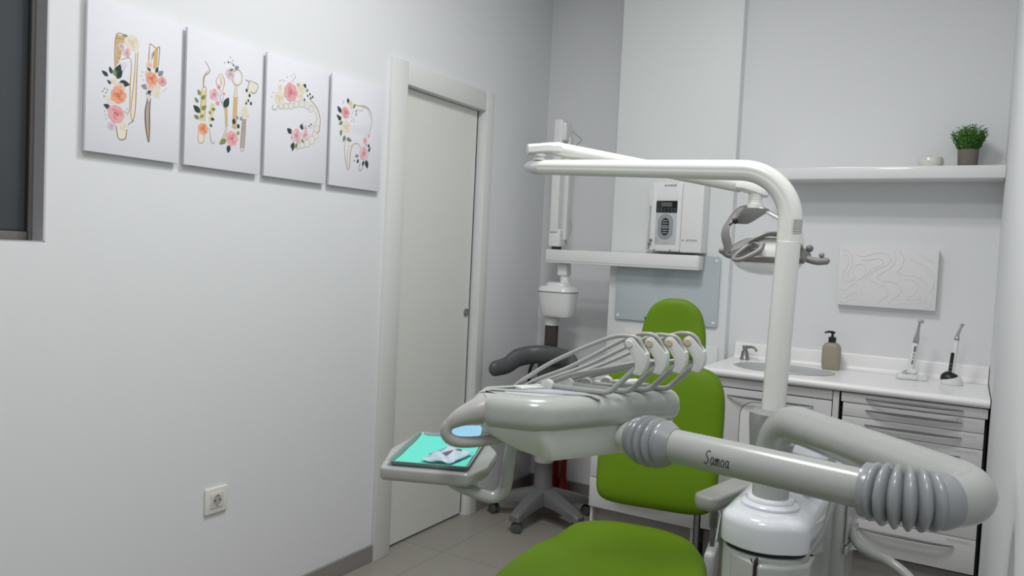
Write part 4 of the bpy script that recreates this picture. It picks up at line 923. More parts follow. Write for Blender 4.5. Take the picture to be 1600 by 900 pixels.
def sob(wx, wy, z, p=3.0): 
    return [V((-.498+wx*abs(math.cos(a))**(2/p)*(1 if math.cos(a) >= 0 else -1), 3.625+wy*abs(math.sin(a))**(2/p)*(1 if math.sin(a) >= 0 else -1), z)) for a in [2*PI*k/32 for k in range(32)]]
q.loft([sob(.033, .022, .9003), sob(.036, .025, .904), sob(.0385, .027, .93), sob(.0385, .027, .985), sob(.0365, .0265, 1.000), sob(.030, .024, 1.012, 2.6), sob(.020, .019, 1.0175, 2.2), sob(.0125, .0125, 1.019, 2)]); q.build('bottle_body', M['tan_soap'], t)
mt = Matrix.Translation((-.498, 3.625, 0))
q = MB(); q.lathe([(.0155, 1.0192), (.016, 1.021), (.016, 1.040), (.0145, 1.042), (.006, 1.0425), (.005, 1.058)], 24, mtx=mt); q.build('screw_cap', M['black'], t)
q = MB(); q.lathe([(.009, 1.0575), (.0105, 1.059), (.0105, 1.0655), (.009, 1.067)], 20, mtx=mt); q.tube(spline([(-.498, 3.625, 1.0635), (-.515, 3.618, 1.0640), (-.526, 3.613, 1.0600)], 6), [.005]*8+[.004]*5, 10, dome=True); q.build('pump_head', M['black'], t)
# curing lights
def wand(fr, prof, mi=0, n=20): 
    q = MB(fr); q.lathe(prof, n); return q
fr0 = rotz(.15, (-.182, 3.585, .9))
t = thing('curing_light', (-.182, 3.585, .9), 'white curing light with long steel tip on a stepped white charger base', 'curing light', 'curing lights on the worktop')
q = MB(fr0); q.prism(rrect(-.057, .030, -.032, .032, .020), .0003, .0225, r=.008); q.prism(round_poly([(.020, -.027), (.058, -.022), (.058, .022), (.020, .027)], .006), .0003, .016, r=.003)
q.prism(rrect(-.038, .024, -.024, .024, .016), .018, .046, r=.014); q.build('charger_base', M['white'], t)
q = MB(fr0); 
for dx, dz in ((-.034, 0), (-.028, .006), (-.024, -.004)): q.tube([(dx, -.0245, .030+dz), (dx+.010, -.0245, .034+dz)], .0012, 5)
q.build('base_mark', M['greyink'], t)
fw = fr0 @ Matrix.Translation((-.006, 0, .03)) @ Matrix.Rotation(.115, 4, 'Y')
q = MB(fw); q.lathe([(.0125, 0), (.0135, .02), (.0138, .07), (.0130, .118), (.0122, .121)], 24); q.build('handpiece', M['white'], t)
q = MB(fw); q.lathe([(.0118, .121), (.0122, .123), (.0105, .142), (.0068, .165), (.0052, .185), (.005, .205)], 24); q.ball((.001, 0, .212), .0085, 16, sc=(1, .8, .9)); q.lathe([(.006, -.004), (.006, .010)], 14, mtx=Matrix.Translation((.004, 0, .212)) @ Matrix.Rotation(PI/2, 4, 'Y')); q.build('light_tip', M['chrome'], t)
q = MB(fw); q.prism(rrect(-.004, .004, .086, .110, .003), .0128, .0142, mtx=Matrix.Rotation(PI/2, 4, 'X')); q.prism(rrect(-.003, .003, .077, .081, .001), .0130, .0140, mtx=Matrix.Rotation(PI/2, 4, 'X'))
q.prism(rrect(-.003, .003, .069, .074, .0015), .0130, .0141, mtx=Matrix.Rotation(PI/2, 4, 'X')); q.build('button_strip', M['greyink'], t)
q = MB(fw); q.prism(rrect(-.0025, .0025, .058, .063, .002), .0130, .0142, mtx=Matrix.Rotation(PI/2, 4, 'X'))
for k in range(4): q.box(-.003, .003, -.0141, -.0130, .034+k*.0048, .0372+k*.0048)
q.build('button_legend', M['ink'], t)
fr0 = rotz(.2, (-.036, 3.56, .9))
t = thing('curing_light', (-.036, 3.56, .9), 'slim white curing light with black stripe on an egg shaped base near the wall', 'curing light', 'curing lights on the worktop')
def egg(sc, z, dx=0): return [V((dx+.040*sc*math.cos(2*PI*k/36), .033*sc*math.sin(2*PI*k/36), z)) for k in range(36)]
q = MB(fr0); q.loft([egg(.94, .0003), egg(1.0, .003), egg(1.0, .010), egg(.95, .022, -.001), egg(.85, .033, -.004), egg(.66, .042, -.007), egg(.40, .047, -.009), egg(.1, .049, -.010)]); q.build('charger_base', M['white'], t)
q = MB(fr0); rings = []
for i in range(13):   # black crescent wrapping the front left of the base
    a = PI*(.82+.98*i/12); hh = [(.030-.022*math.sin(PI*.5*i/12)*1.0), .047]
    ring = []
    lo = .016+.022*(i/12)**1.6; P = []
    for k in range(7):
        z = lo+(.0475-lo)*k/6
        sc = 1.0 if z < .01 else (1-.05*(z-.01)/.012 if z < .022 else (.95-.10*(z-.022)/.011 if z < .033 else (.85-.19*(z-.033)/.009 if z < .042 else .66-.26*(z-.042)/.005)))
        dxx = -.010*max(0, (z-.012)/.037); P.append(V((dxx+(.0408*sc+.0006)*math.cos(a), (.0338*sc+.0006)*math.sin(a), z+.0005)))
    rings.append(P)
q.add([p for r_ in rings for p in r_], [[i*7+k, i*7+k+1, (i+1)*7+k+1, (i+1)*7+k] for i in range(12) for k in range(6)]); q.ball((-.012, 0, .046), .017, 16, sc=(1, .9, .35)); q.build('black_cover', M['black'], t)
fw = fr0 @ Matrix.Translation((-.006, 0, .035)) @ Matrix.Rotation(.07, 4, 'Y')
q = MB(fw); q.lathe([(.0098, 0), (.0098, .14), (.0090, .143)], 20, mtx=Matrix.Translation((.003, 0, 0))); q.build('handpiece', M['white'], t)
q = MB(fw); q.prism(rrect(-.0055, .0055, .004, .094, .0055), .0035, .0125, mtx=Matrix.Translation((-.006, 0, 0)) @ Matrix.Rotation(PI/2, 4, 'X')); q.build('black_stripe', M['black'], t)
q = MB(fw)
for k in range(3): q.lathe([(.0016, .0125), (.0016, .0129)], 10, mtx=Matrix.Translation((-.006, 0, .02+k*.014)) @ Matrix.Rotation(PI/2, 4, 'X'))
q.build('button_legend', M['keypad'], t)
q = MB(fw); q.lathe([(.0092, .143), (.0095, .147), (.0092, .153), (.0075, .157)], 20, mtx=Matrix.Translation((.003, 0, 0))); q.tube([(.003, 0, .155), (.004, 0, .17), (.010, 0, .192), (.0125, 0, .203)], [.0075, .006, .0042, .004], 16); q.lathe([(.0055, -.006), (.0062, 0), (.0055, .006)], 16, mtx=frame((.3, 0, 1), (0, 1, 0), (1, 0, -.3), (.014, 0, .206))); q.build('light_tip', M['chrome'], t)

# ================================================================== STOOL AND EXTINGUISHER
SC = V((-1.80, 3.475, 0))
t = thing('dental_stool', SC, 'dark grey five star stool with curved arm support in the corner', 'stool')
mt = Matrix.Translation(SC)
q = MB(); q.lathe([(.058, .085), (.064, .10), (.058, .125), (.048, .155), (.043, .29), (.040, .293)], 28, mtx=mt); q.build('base_hub', M['mgrey'], t)
for k in range(5):
    a = math.radians(-91+72*k); fr = mt @ Matrix.Rotation(a, 4, 'Z'); q = MB(fr); rings = []
    for x, zt, th, w_ in ((.02, .170, .085, .046), (.06, .158, .072, .042), (.12, .140, .056, .037), (.19, .120, .046, .033), (.245, .102, .042, .0300), (.272, .092, .037, .0275), (.279, .083, .024, .023)):
        rings.append([V((x, y*w_, zt-th*(1-zz))) for y, zz in ((-1, 0), (-1, .72), (-.78, .95), (-.3, 1), (.3, 1), (.78, .95), (1, .72), (1, 0))])
    q.loft(rings); leg = q.build('star_leg', M['mgrey'], t)
    ca = fr @ Matrix.Translation((.252, 0, 0)) @ Matrix.Rotation(1.9+1.7*k, 4, 'Z')
    for y in (-.013, .013):
        q = MB(ca); q.lathe([(.020, -.0075), (.0248, -.006), (.0248, .006), (.020, .0075)], 24, mtx=Matrix.Translation((.006, y, .0252)) @ Matrix.Rotation(PI/2, 4, 'X')); q.build('caster_wheel', M['dgrey'], leg)
    q = MB(ca); q.tube([(-.016, 0, .020), (-.016, 0, .038), (-.004, 0, .049), (.012, 0, .050), (.026, 0, .040)], .0065, 10); q.tube([(0, 0, .04), (0, 0, .062)], .006, 10); q.tube([(.006, -.016, .0252), (.006, .016, .0252)], .005, 10); q.build('caster_fork', M['black'], leg)
q = MB(); q.lathe([(.046, .293), (.050, .298), (.050, .335), (.046, .34)], 28, mtx=mt); q.build('lift_collar', M['under'], t)
q = MB(); q.lathe([(.026, .34), (.026, .40), (.017, .40), (.017, .468)], 24, mtx=mt); q.build('gas_lift', M['dgrey'], t)
q = MB(mt); q.box(-.10, .10, -.09, .09, .462, .482, r=.008, seg=2); q.build('seat_plate', M['black'], t)
q = MB(mt @ Matrix.Translation((0, 0, .50))); q.cushion([(.195*math.cos(2*PI*k/40), .195*math.sin(2*PI*k/40)) for k in range(40)], .045, .018, 4); q.build('seat', M['dgrey'], t)
q = MB(); q.tube(fillet([SC+V((.0, .06, .472)), SC+V((.01, .24, .472)), SC+V((.01, .10, .60))], .03), .014, 12); q.build('support_stem', M['black'], t)
q = MB(); q.box(-1.872, -1.762, 3.485, 3.515, .58, .785, r=.006, seg=3); q.build('support_plate', M['dgrey'], t)
P = spline([(-1.975, 3.245, .772), (-1.950, 3.315, .785), (-1.925, 3.375, .818), (-1.875, 3.435, .834), (-1.80, 3.465, .838), (-1.72, 3.46, .832), (-1.655, 3.43, .822), (-1.622, 3.385, .80)], 7)
q = MB(); n = len(P); q.tube(P, [(.044 if i > n*.3 else .036+.008*i/(n*.3))*(1-.12*(i/(n-1))**6) for i in range(n)], 20, up=(0, 0, 1), ell=(1.08, .72), dome=True); q.build('arm_support', M['dgrey'], t)

EX = V((-1.955, 3.865, 0))
t = thing('fire_extinguisher_stand', EX, 'red floor stand with two thin posts behind the grey stool', 'stand')
q = MB(Matrix.Translation(EX)); q.prism(rrect(-.115, .115, -.048, .048, .04), .0005, .045, r=.02); q.build('foot_plate', M['red'], t)
for x in (-.078, .078):
    q = MB(Matrix.Translation(EX)); q.lathe([(.034, .04), (.024, .075), (.017, .12), (.016, .52), (.022, .56), (.022, .57)], 18, mtx=Matrix.Translation((x, 0, 0))); q.build('post', M['red'], t)
q = MB(Matrix.Translation(EX)); q.box(-.10, .10, .050, .066, .53, .58, r=.006, seg=2); q.build('cross_bar', M['red'], t)
ex = thing('fire_extinguisher', EX+V((0, 0, .0455)), 'red fire extinguisher with black hose in the corner behind the stool', 'extinguisher')
mt = Matrix.Translation(EX+V((0, 0, .044)))
q = MB(); q.lathe([(.042, .002), (.047, .012), (.047, .60), (.044, .64), (.032, .675), (.018, .69), (.016, .70)], 28, mtx=mt); q.build('cylinder_body', M['red'], ex)
q = MB(mt); q.lathe([(.020, .70), (.020, .725), (.014, .73)], 18); q.box(-.016, .105, -.010, .010, .735, .748, r=.003, seg=2); q.box(.0, .095, -.010, .010, .71, .720, r=.003, seg=2); q.build('valve', M['red'], ex)
q = MB(mt); q.tube(spline([(-.014, 0, .715), (-.09, 0, .735), (-.14, -.04, .66), (-.14, -.045, .55), (-.10, -.05, .45), (-.05, -.056, .38)], 8), .009, 10); q.build('hose', M['black'], ex)
# ================================================================== DENTAL CHAIR
CO = V((-.93, 2.66, 0)); ca9 = math.radians(9); U9 = V((math.cos(ca9), math.sin(ca9), 0)); F9 = V((math.sin(ca9), -math.cos(ca9), 0)); Z = V((0, 0, 1))
t = thing('dental_chair', CO+F9*.6, 'lime green dental treatment chair with tall headrest, facing the camera', 'dental chair')
def mirror(half): return smooth_poly(half+[(-a, b) for a, b in half[::-1] if a > 1e-6], 6)
lean = math.radians(12); up = Z*math.cos(lean)-F9*math.sin(lean); nr = F9*math.cos(lean)+Z*math.sin(lean)
fb = frame(U9, up, nr, CO+Z*.445)
back = mirror([(0, 0), (.13, .002), (.188, .014), (.211, .05), (.218, .13), (.222, .25), (.222, .37), (.213, .45), (.180, .505), (.11, .528), (0, .533)])
q = MB(fb); q.cushion(back, .055, .045, 4, bend=lambda a, b: -.018*math.cos((b-.27)/.27*PI/2)+.20*a*a-.01); bk = q.build('backrest', M['green'], t, 60)
q = MB(fb @ Matrix.Translation((0, 0, -.052))); q.cushion(mirror([(0, .04), (.12, .045), (.175, .09), (.185, .25), (.17, .42), (.10, .48), (0, .49)]), .02, .022, 4); q.build('back_shell', M['white'], bk, 60)
head = mirror([(0, 0), (.085, .002), (.115, .025), (.119, .075), (.110, .14), (.088, .195), (.045, .226), (0, .232)])
fh = fb @ Matrix.Translation((.016, .540, -.012))
q = MB(fh); q.cushion(head, .042, .038, 4, bend=lambda a, b: .9*a*a-.012*math.cos((b-.12)/.12*PI/2)); hd = q.build('headrest', M['green'], t, 60)
q = MB(fb); q.box(-.035, .035, .40, .70, -.075, -.055, r=.004, seg=2); q.build('headrest_bar', M['bar'], hd)
fs = frame(U9, -F9, Z, CO+Z*.452)
seat = mirror([(0, -.33), (.07, -.335), (.14, -.37), (.195, -.44), (.235, -.56), (.255, -.80), (.25, -1.05), (.235, -1.30), (.205, -1.52), (.14, -1.64), (0, -1.68)])
def sbend(a, b):
    f = -b; u = min(1, max(0, (f-.47-.25*a)/.12)); u = u*u*(3-2*u); v = min(1, max(0, (f-.85)/.3))
    return -.042*u*(1-v)*max(0, 1-(a/.255)**4)+.02*math.exp(-((f-1.15)/.2)**2)-.10*max(0, f-1.2)**1.5+.010*math.exp(-((f-.40)/.08)**2)
q = MB(fs @ Matrix.Translation((.020, 0, .010))); q.cushion([(a*1.035, b) for a, b in seat], .058, .05, 3.4, bend=sbend); q.build('seat', M['green'], t, 60)
fz = frame(U9, -F9, Z, CO)
q = MB(fz); q.prism(rrect(-.16, .19, -1.25, -.50, .06), .33, .405, r=.015); q.build('seat_frame', M['under'], t)
q = MB(fz); q.loft([[V((a*k1+.015, b*k2-.85, z)) for a, b in rrect(-.14, .14, -.26, .26, .06)] for z, k1, k2 in ((.05, 1.15, 1.1), (.10, 1, 1), (.22, .8, .85), (.335, .9, .95))]); q.build('base_column', M['under'], t)
q = MB(fz); q.prism(rrect(-.26, .28, -1.35, -.40, .10), .0005, .055, r=.018); q.build('base_plate', M['mgrey'], t)
q = MB(); q.tube([fz @ V((.20, -.46, .37)), fz @ V((.245, -.26, .365)), fz @ V((.250, -.12, .50)), fz @ V((.17, .06, .57))], [.009, .009, .009, .009], 14, dome=True); q.build('hinge_arm', M['bar'], t)
q = MB(fz); q.box(.228, .262, -.36, -.22, .335, .455, r=.016, seg=4); q.build('hinge_cover', M['white'], t)
# armrest swung outwards
a0, a1 = V((-.655, 2.375, .612)), V((-.594, 2.665, .612)); d = (a1-a0).normalized(); sd = V((d.y, -d.x, 0))
fa = frame(d, -sd, Z, a0)
q = MB(fa); q.prism(rrect(-.03, .30, -.042, .042, .035, 7), -.038, .012, r=.010, r0=.024, seg=4); ar = q.build('armrest', M['grey'], t)
q = MB(); q.tube([a0+d*.045+Z*-.036, a0+d*.045+Z*-.10], .013, 14); q.tube([a0+d*.045+Z*-.09, V((-.640, 2.40, .385))], .0075, 12)
q.tube([V((-.640, 2.40, .385)), V((-.642, 2.395, .30)), V((-.70, 2.37, .27)), V((-.75, 2.35, .29))], .0085, 12); q.build('armrest_post', M['bar'], t)

# ================================================================== DENTAL UNIT
PIL = V((-.405, 2.05, 0))
t = thing('dental_unit', V((-.395, 2.2, 0)), 'grey and white dental delivery unit with jointed arms, instrument head and lamp pole', 'dental unit')
outl = lambda g: round_poly([(-.505+g, 2.44-g), (-.505+g, 1.945+g), (-.405, 1.885+g), (-.292-g, 1.955+g), (-.292-g, 2.44-g)][::1], [.03, .06, .11, .06, .03], 8)
q = MB(); q.prism(outl(0), .648, .728, r=.026, r0=.004, seg=5); cap = q.build('unit_cap', M['gloss'], t)
q = MB(); q.prism(outl(.010), .636, .649); q.build('shadow_joint', M['gap'], t)
q = MB(); q.prism(outl(.006), .02, .637, r=.008); q.build('unit_body', M['shell'], t)
q = MB(); q.prism(round_poly([(-.470, 2.05), (-.470, 1.93), (-.402, 1.882), (-.402, 2.05)], [.002, .02, .002, .002], 4), .03, .628, r=.004); q.build('front_panel', M['grey'], t)
q = MB(); q.box(-.4015, -.397, 1.888, 2.0, .03, .634); q.build('panel_gap', M['gap'], t)
q = MB(); q.prism(round_poly([(-.397, 2.05), (-.397, 1.884), (-.330, 1.918), (-.288, 1.97), (-.288, 2.05)], [.002, .01, .06, .03, .002], 5), .03, .625, r=.010); q.build('front_panel', M['shell'], t)
q = MB(); q.prism(rrect(-.49, -.268, 2.442, 2.74, .04), .02, .690, r=.02); q.build('cuspidor_tower', M['shell'], t)
q = MB(); q.box(-.2678, -.262, 2.46, 2.72, .53, .665, r=.002, seg=1); q.box(-.2678, -.258, 2.45, 2.73, .50, .525, r=.006, seg=2); q.build('side_panel', M['pipe'], t)
q = MB(); q.prism(outl(0), 0.0005, .021); q.prism(rrect(-.50, -.26, 2.42, 2.75, .03), .0005, .021); q.build('unit_plinth', M['dgrey'], t)
q = MB(); q.lathe([(.0, .690), (.05, .691), (.055, .70), (.078, .732), (.105, .758), (.112, .768), (.112, .772), (.107, .773), (.100, .767), (.068, .735), (.03, .715), (.001, .713)], 44, mtx=Matrix.Translation((-.360, 2.575, 0)), caps=False); bw = q.build('spittoon_bowl', M['gloss'], t)
q = MB(); q.tube(spline([(-.40, 2.67, .70), (-.40, 2.68, .76), (-.395, 2.67, .800), (-.385, 2.64, .805), (-.375, 2.62, .79)], 6), .009, 12, dome=True); q.build('rinse_spout', M['gloss'], bw)
q = MB(); q.tube(spline([(-.285, 2.452, .69), (-.29, 2.448, .75), (-.305, 2.455, .785), (-.325, 2.47, .78)], 6), .008, 12, dome=True); q.build('cup_filler', M['gloss'], bw)
q = MB(); q.lathe([(.014, .7275), (.014, .733), (.010, .736)], 20, mtx=Matrix.Translation((-.335, 2.20, 0))); q.lathe([(.012, .7275), (.012, .738), (.009, .741)], 20, mtx=Matrix.Translation((-.325, 2.28, 0))); q.build('cap_button', M['gloss'], cap)
# side rail
q = MB(); q.tube(spline([(-.272, 2.60, .60), (-.268, 2.57, .56), (-.236, 2.49, .532), (-.19, 2.42, .533), (-.141, 2.37, .539), (-.083, 2.33, .514), (-.05, 2.28, .46), (-.05, 2.22, .40)], 7), .014, 16, dome=True); q.build('side_rail', M['pipe'], t)
# pillar with bent first arm
# elbow in plan: the bellows take a wide bend, the end of the lower arm a tight one
d2 = V((math.cos(math.radians(-12.94)), math.sin(math.radians(-12.94)), 0)); ES = V((-.11, 1.5332, .942))
def arc(p, h, R, ang, n):
    out = []
    for i in range(n):
        out.append(p.copy()); p = p+V((math.cos(h+ang/n/2), math.sin(h+ang/n/2), 0))*(R*ang/n); h += ang/n
    return out, p, h
wide, pj, hj = arc(ES, math.radians(-12.94), .12, math.radians(65), 26)
tight, pe, he = arc(pj, hj, .055, math.radians(135.8)-hj, 26)
tight.append(pe); NW = 17
for i, p in enumerate(tight): p.z = .944+.010*i/26
for i, p in enumerate(wide): p.z = .942+.002*i/26
PATH1 = fillet([PIL+Z*.70, PIL+Z*.955, tight[-1]], .10, 12)
q = MB(); q.lathe([(.072, .7275), (.074, .735), (.070, .739), (.060, .741), (.060, .745), (.057, .750), (.052, .752), (.046, .752)], 40, mtx=Matrix.Translation(PIL)); q.build('pillar_collar', M['gloss'], t)
q = MB(); q.tube(PATH1[:-1]+[PATH1[-1].lerp(PATH1[-2], .04)]+tight[::-1]+wide[:NW-3:-1], .0455, 28); arm1 = q.build('lower_arm', M['pipe'], t)
def along(P, L, s_):
    for i in range(1, len(P)):
        if s_ <= L[i]+1e-9: return P[i-1].lerp(P[i], (s_-L[i-1])/max(1e-9, L[i]-L[i-1]))
    return P[-1]
def bellows(P, ribs, rlo, rhi, ends, per=10, hump=0):
    L = [0]
    for i in range(1, len(P)): L.append(L[-1]+(P[i]-P[i-1]).length)
    N = ribs*per; Q = []; R = []
    for i in range(N+1):
        s_ = i/N; Q.append(along(P, L, s_*L[-1])); w_ = abs(math.sin(PI*s_*ribs))**.75
        env = 1-(hump*(abs(2*s_-1))**2.2); R.append(rlo+(rhi*env-rlo)*w_)
    Q = [P[0]]+Q+[P[-1]]; R = [ends]+R+[ends]
    return Q, R
e2 = ES-d2*.024
BP = wide[NW::-1]+[e2.lerp(ES, .5), e2]
Q, R = bellows(BP, 6, .0405, .0580, .0465, hump=.13)
q = MB(); q.tube(Q[1:-1], R[1:-1], 40); q.build('elbow_bellows', M['bellow'], t, 60)
q = MB(); q.tube([wide[NW+4], wide[NW+3], wide[NW], wide[NW-2]], [.0465, .0488, .0505, .046], 32); q.build('bellows_cuff', M['bellow'], t, 60)
q = MB(); q.tube([e2+d2*.014, e2+d2*.008, e2-d2*.008, e2-d2*.010], [.046, .0495, .049, .040], 32); q.build('bellows_cuff', M['bellow'], t, 60)
endA = V((-.540, 1.6325, .9395)); 
q = MB(); q.tube([e2+d2*.02, endA], .0365, 32); arm2 = q.build('upper_arm', M['pipe'], t)
hb = V((-.655, 1.690, .930))
PB = spline([endA+(e2-endA).normalized()*.006, endA, endA.lerp(hb, .5)+V((.002, -.006, 0)), endA.lerp(hb, .8)], 8)
q = MB(); Q, R = bellows(PB[8:], 5, .044, .0575, .04, hump=.22); q.tube([endA+(e2-endA).normalized()*.012]+Q[1:-1], [.0385]+R[1:-1], 36); q.tube([endA+(e2-endA).normalized()*.014, endA+(e2-endA).normalized()*.002, endA-(e2-endA).normalized()*.010], [.0385, .045, .052], 32); q.build('head_bellows', M['bellow'], t, 60)
q = MB(); q.tube([PB[-1], hb, hb+V((-.05, .035, 0))], .036, 28); q.build('head_neck', M['under'], t)
# handwritten model name on the upper arm, wrapped on the tube
dA = (e2-endA).normalized(); wv = dA.cross(Z).normalized()
if wv.y > 0: wv = -wv
uv = wv.cross(dA).normalized()
if uv.z < 0: uv = -uv
toc = (V((0, 0, 1.34))-V((-.44, 1.61, .94))); th0 = math.atan2(toc.dot(uv), toc.dot(wv))
LET = {'S': ([[(.78, .92), (.55, 1.0), (.28, .86), (.25, .66), (.45, .52), (.62, .36), (.55, .12), (.25, .0), (.0, .12)]], .85),
 'a': ([[(.48, .52), (.25, .56), (.05, .30), (.15, .02), (.38, .10), (.50, .52), (.48, .15), (.60, .0)]], .66),
 'm': ([[(.0, .52), (.05, .0)], [(.05, .28), (.20, .54), (.28, .40), (.27, .0)], [(.28, .30), (.45, .54), (.54, .40), (.52, .08), (.62, .0)]], .68),
 'o': ([[(.28, .55), (.06, .40), (.08, .08), (.28, .0), (.46, .18), (.44, .46), (.28, .55)]], .58)}
q = MB(); x = 0; hgt = .0245; x0 = .104
for ch in 'Samoa':
    st, adv = LET[ch]
    for ps in st:
        P = []
        for p in spline([(a, b, 0) for a, b in ps], 6):
            along_ = x0+(x+p.x+.12*p.y)*hgt*.62; ang = th0-.35+(p.y-.30)*hgt/.0365*1.15
            P.append(endA+dA*along_+(wv*math.cos(ang)+uv*math.sin(ang))*.0368)
        q.tube(P, .00085, 6, dome=True)
    x += adv*1.12
q.build('arm_lettering', M['ink'], arm2)
# lamp pole
PB0 = V((-.431, 2.14, .90)); PT = V((-.412, 2.14, 1.590)); LE = V((-1.14, 2.073, 1.603))
q = MB(); q.loft([[V((x, y, z)) for x, y in round_poly([(-.475+g, 2.19), (-.475+g, 2.075), (-.435, 2.03), (-.385-g, 2.03), (-.372-g, 2.12), (-.385-g, 2.19)], .018, 4)] for z, g in ((.80, .02), (.86, .004), (.93, -.002), (.955, -.002), (.958, .004))]); q.build('pole_collar', mat('collar_grey', (.27, .275, .275), .35, noise=.02), t)
ud = (PT-PB0).normalized(); SEAM = PB0+ud*.505
q = MB(); q.tube([PB0, SEAM-ud*.002], .0308, 32); q.build('lamp_pole', M['lampwhite'], t)
q = MB(); PA = [SEAM-ud*.006, SEAM-ud*.001]+fillet([SEAM, PT, LE], .135, 16)
n = len(PA); q.tube(PA, [.0300, .0322]+[.0310]+[.0312-.0032*i/16 for i in range(17)]+[.0222], 48, ell=(1.0, .92), up=(1, 0, 0), notch=((PI/2, 3*PI/2), .16, .07)); larm = q.build('lamp_arm', M['lampwhite'], t)
aw = (LE-PT).normalized(); side = aw.cross(Z).normalized()
if side.y > 0: side = -side
q = MB(); q.tube([LE-aw*.002, LE+aw*.018, LE+aw*.038, LE+aw*.046], [.0224, .0215, .0150, .006], 26, ell=(1, 1)); q.build('arm_end_cap', M['under'], t)
q = MB(SEAM.to_track_quat('Z', 'Y').to_matrix().to_4x4() if False else None)
tcd = (V((0, 0, 1.34))-V((-.41, 2.14, 1.4))).normalized(); h1_ = V((tcd.x, tcd.y, 0)).normalized(); h2_ = V((-h1_.y, h1_.x, 0))
st_ = MB(); rings = []
for k in range(8):
    a = .25+.95*k/7; dv = h1_*math.cos(a)+h2_*math.sin(a)
    rings.append([SEAM+ud*.022+dv*.0326, SEAM+ud*.058+dv*.0326])
st_.add([p for r_ in rings for p in r_], [[2*i, 2*i+2, 2*i+3, 2*i+1] for i in range(7)]); stk = st_.build('type_plate', M['sticker'], larm)
q = MB()
for k in range(5):
    for jj in range(2):
        vs = []
        for aa in (.32+.42*jj, .32+.42*jj+.30):
            dv = h1_*math.cos(aa)+h2_*math.sin(aa); vs += [SEAM+ud*(.025+.0066*k)+dv*.0329, SEAM+ud*(.0275+.0066*k)+dv*.0329]
        q.add(vs, [[0, 2, 3, 1]])
q.build('plate_print', M['greyink'], stk)
# joint at the far end and sprung arm back to the lamp
J0 = LE+Z*.020+V((.0, .002, 0))
q = MB(); q.lathe([(.019, .0), (.019, .008), (.0175, .0085), (.0175, .010), (.019, .0105), (.019, .020)], 28, mtx=Matrix.Translation(J0)); q.build('joint_neck', M['lampwhite'], t)
q = MB(); q.lathe([(.0177, .0080), (.0193, .0083), (.0193, .0100), (.0177, .0104)], 28, mtx=Matrix.Translation(J0)); q.build('joint_ring', M['chrome'], t)
SPE = V((-.605, 2.330, 1.572)); JH = J0+V((.05, .012, .036))
sdir = (SPE-JH).normalized(); sh = V((sdir.x, sdir.y, 0)).normalized(); sn = V((-sh.y, sh.x, 0))
fj = frame(sh, sn, Z, J0+Z*.019)
q = MB(fj); q.loft([[V((x, y*w_, z0+z)) for y, z in ((-1, -.010), (-1, .006), (-.7, .014), (0, .017), (.7, .014), (1, .006), (1, -.010), (.6, -.016), (-.6, -.016))] for x, w_, z0 in ((-.040, .010, .012), (-.034, .022, .013), (-.010, .026, .015), (.02, .024, .019), (.05, .022, .020), (.066, .019, .019))]); q.build('swivel_hub', M['lampwhite'], t)
Pst = J0+Z*.037+sh*.05
q = MB(); q.tube([Pst, SPE], .0208, 24, ell=(1, .8), dome=True); spr = q.build('spring_arm', M['lampwhite'], t)
q = MB(); sp_s = sn if sn.y < 0 else -sn
fd = (SPE-Pst).normalized()
q.tube([Pst+fd*.02+sp_s*.0152, SPE-fd*.02+sp_s*.0152], .0016, 8)
q.build('arm_groove', M['casing'], spr)
q = MB()
for pp in (Pst+fd*.006, SPE-fd*.006): q.lathe([(.0032, .0), (.0032, .0022)], 12, mtx=frame(fd, fd.cross(sp_s), sp_s, pp+sp_s*.0150))
q.build('pivot_screw', M['ink'], spr)
H0 = SPE+V((.040, .014, -.012))
fj = frame(sh, sn, Z, H0)
q = MB(fj); q.loft([[V((x, y*w_, z0+z*h_)) for y, z in ((-1, -.010), (-1, .006), (-.7, .016), (0, .019), (.7, .016), (1, .006), (1, -.010), (.6, -.017), (-.6, -.017))] for x, w_, z0, h_ in ((-.055, .016, .014, .9), (-.03, .020, .012, 1.05), (.0, .024, .004, 1.1), (.025, .024, -.006, .9), (.038, .018, -.010, .7), (.043, .008, -.012, .4))]); q.build('lamp_swivel', M['lampwhite'], t)
LN = H0+V((.006, .002, -.012))
q = MB(); q.lathe([(.0195, -.036), (.0195, -.020), (.0185, -.019), (.0185, -.0175), (.0195, -.0165), (.0195, .0)], 28, mtx=Matrix.Translation(LN)); q.build('lamp_neck', M['lampwhite'], t)
# operating lamp
LG = mat('lamp_grey_plastic', (.235, .23, .225), .38, noise=.02)
ll = V((.88, .475, 0)).normalized(); lk = V((-ll.y, ll.x, 0)); LC = V((-.512, 2.345, 1.364))
fl = frame(ll, lk, Z, LC)
lamp = MB(fl); lamp.loft([[V((.098*a*math.cos(2*PI*k/40), .075*a*math.sin(2*PI*k/40), z)) for k in range(40)] for z, a in ((.0, 1), (.012, .99), (.026, .92), (.040, .80), (.053, .60), (.061, .36), (.064, .10))]); LP = lamp.build('lamp_housing', M['lampwhite'], t, 50)
q = MB(fl); q.loft([[V((.103*a*math.cos(2*PI*k/40), .080*a*math.sin(2*PI*k/40), z)) for k in range(40)] for z, a in ((-.016, .97), (-.014, 1.0), (-.002, 1.0), (.0005, .97))]); q.build('reflector_rim', mat('lamp_rim_taupe', (.20, .185, .17), .3, metal=.3, noise=.02), LP)
q = MB(fl); q.loft([[V((.098*a*math.cos(2*PI*k/40), .075*a*math.sin(2*PI*k/40), z)) for k in range(40)] for z, a in ((-.016, .98), (-.022, .98), (-.036, .84), (-.048, .55), (-.053, .2))], cap0=False); q.build('clear_shield', M['lens'], LP, 60)
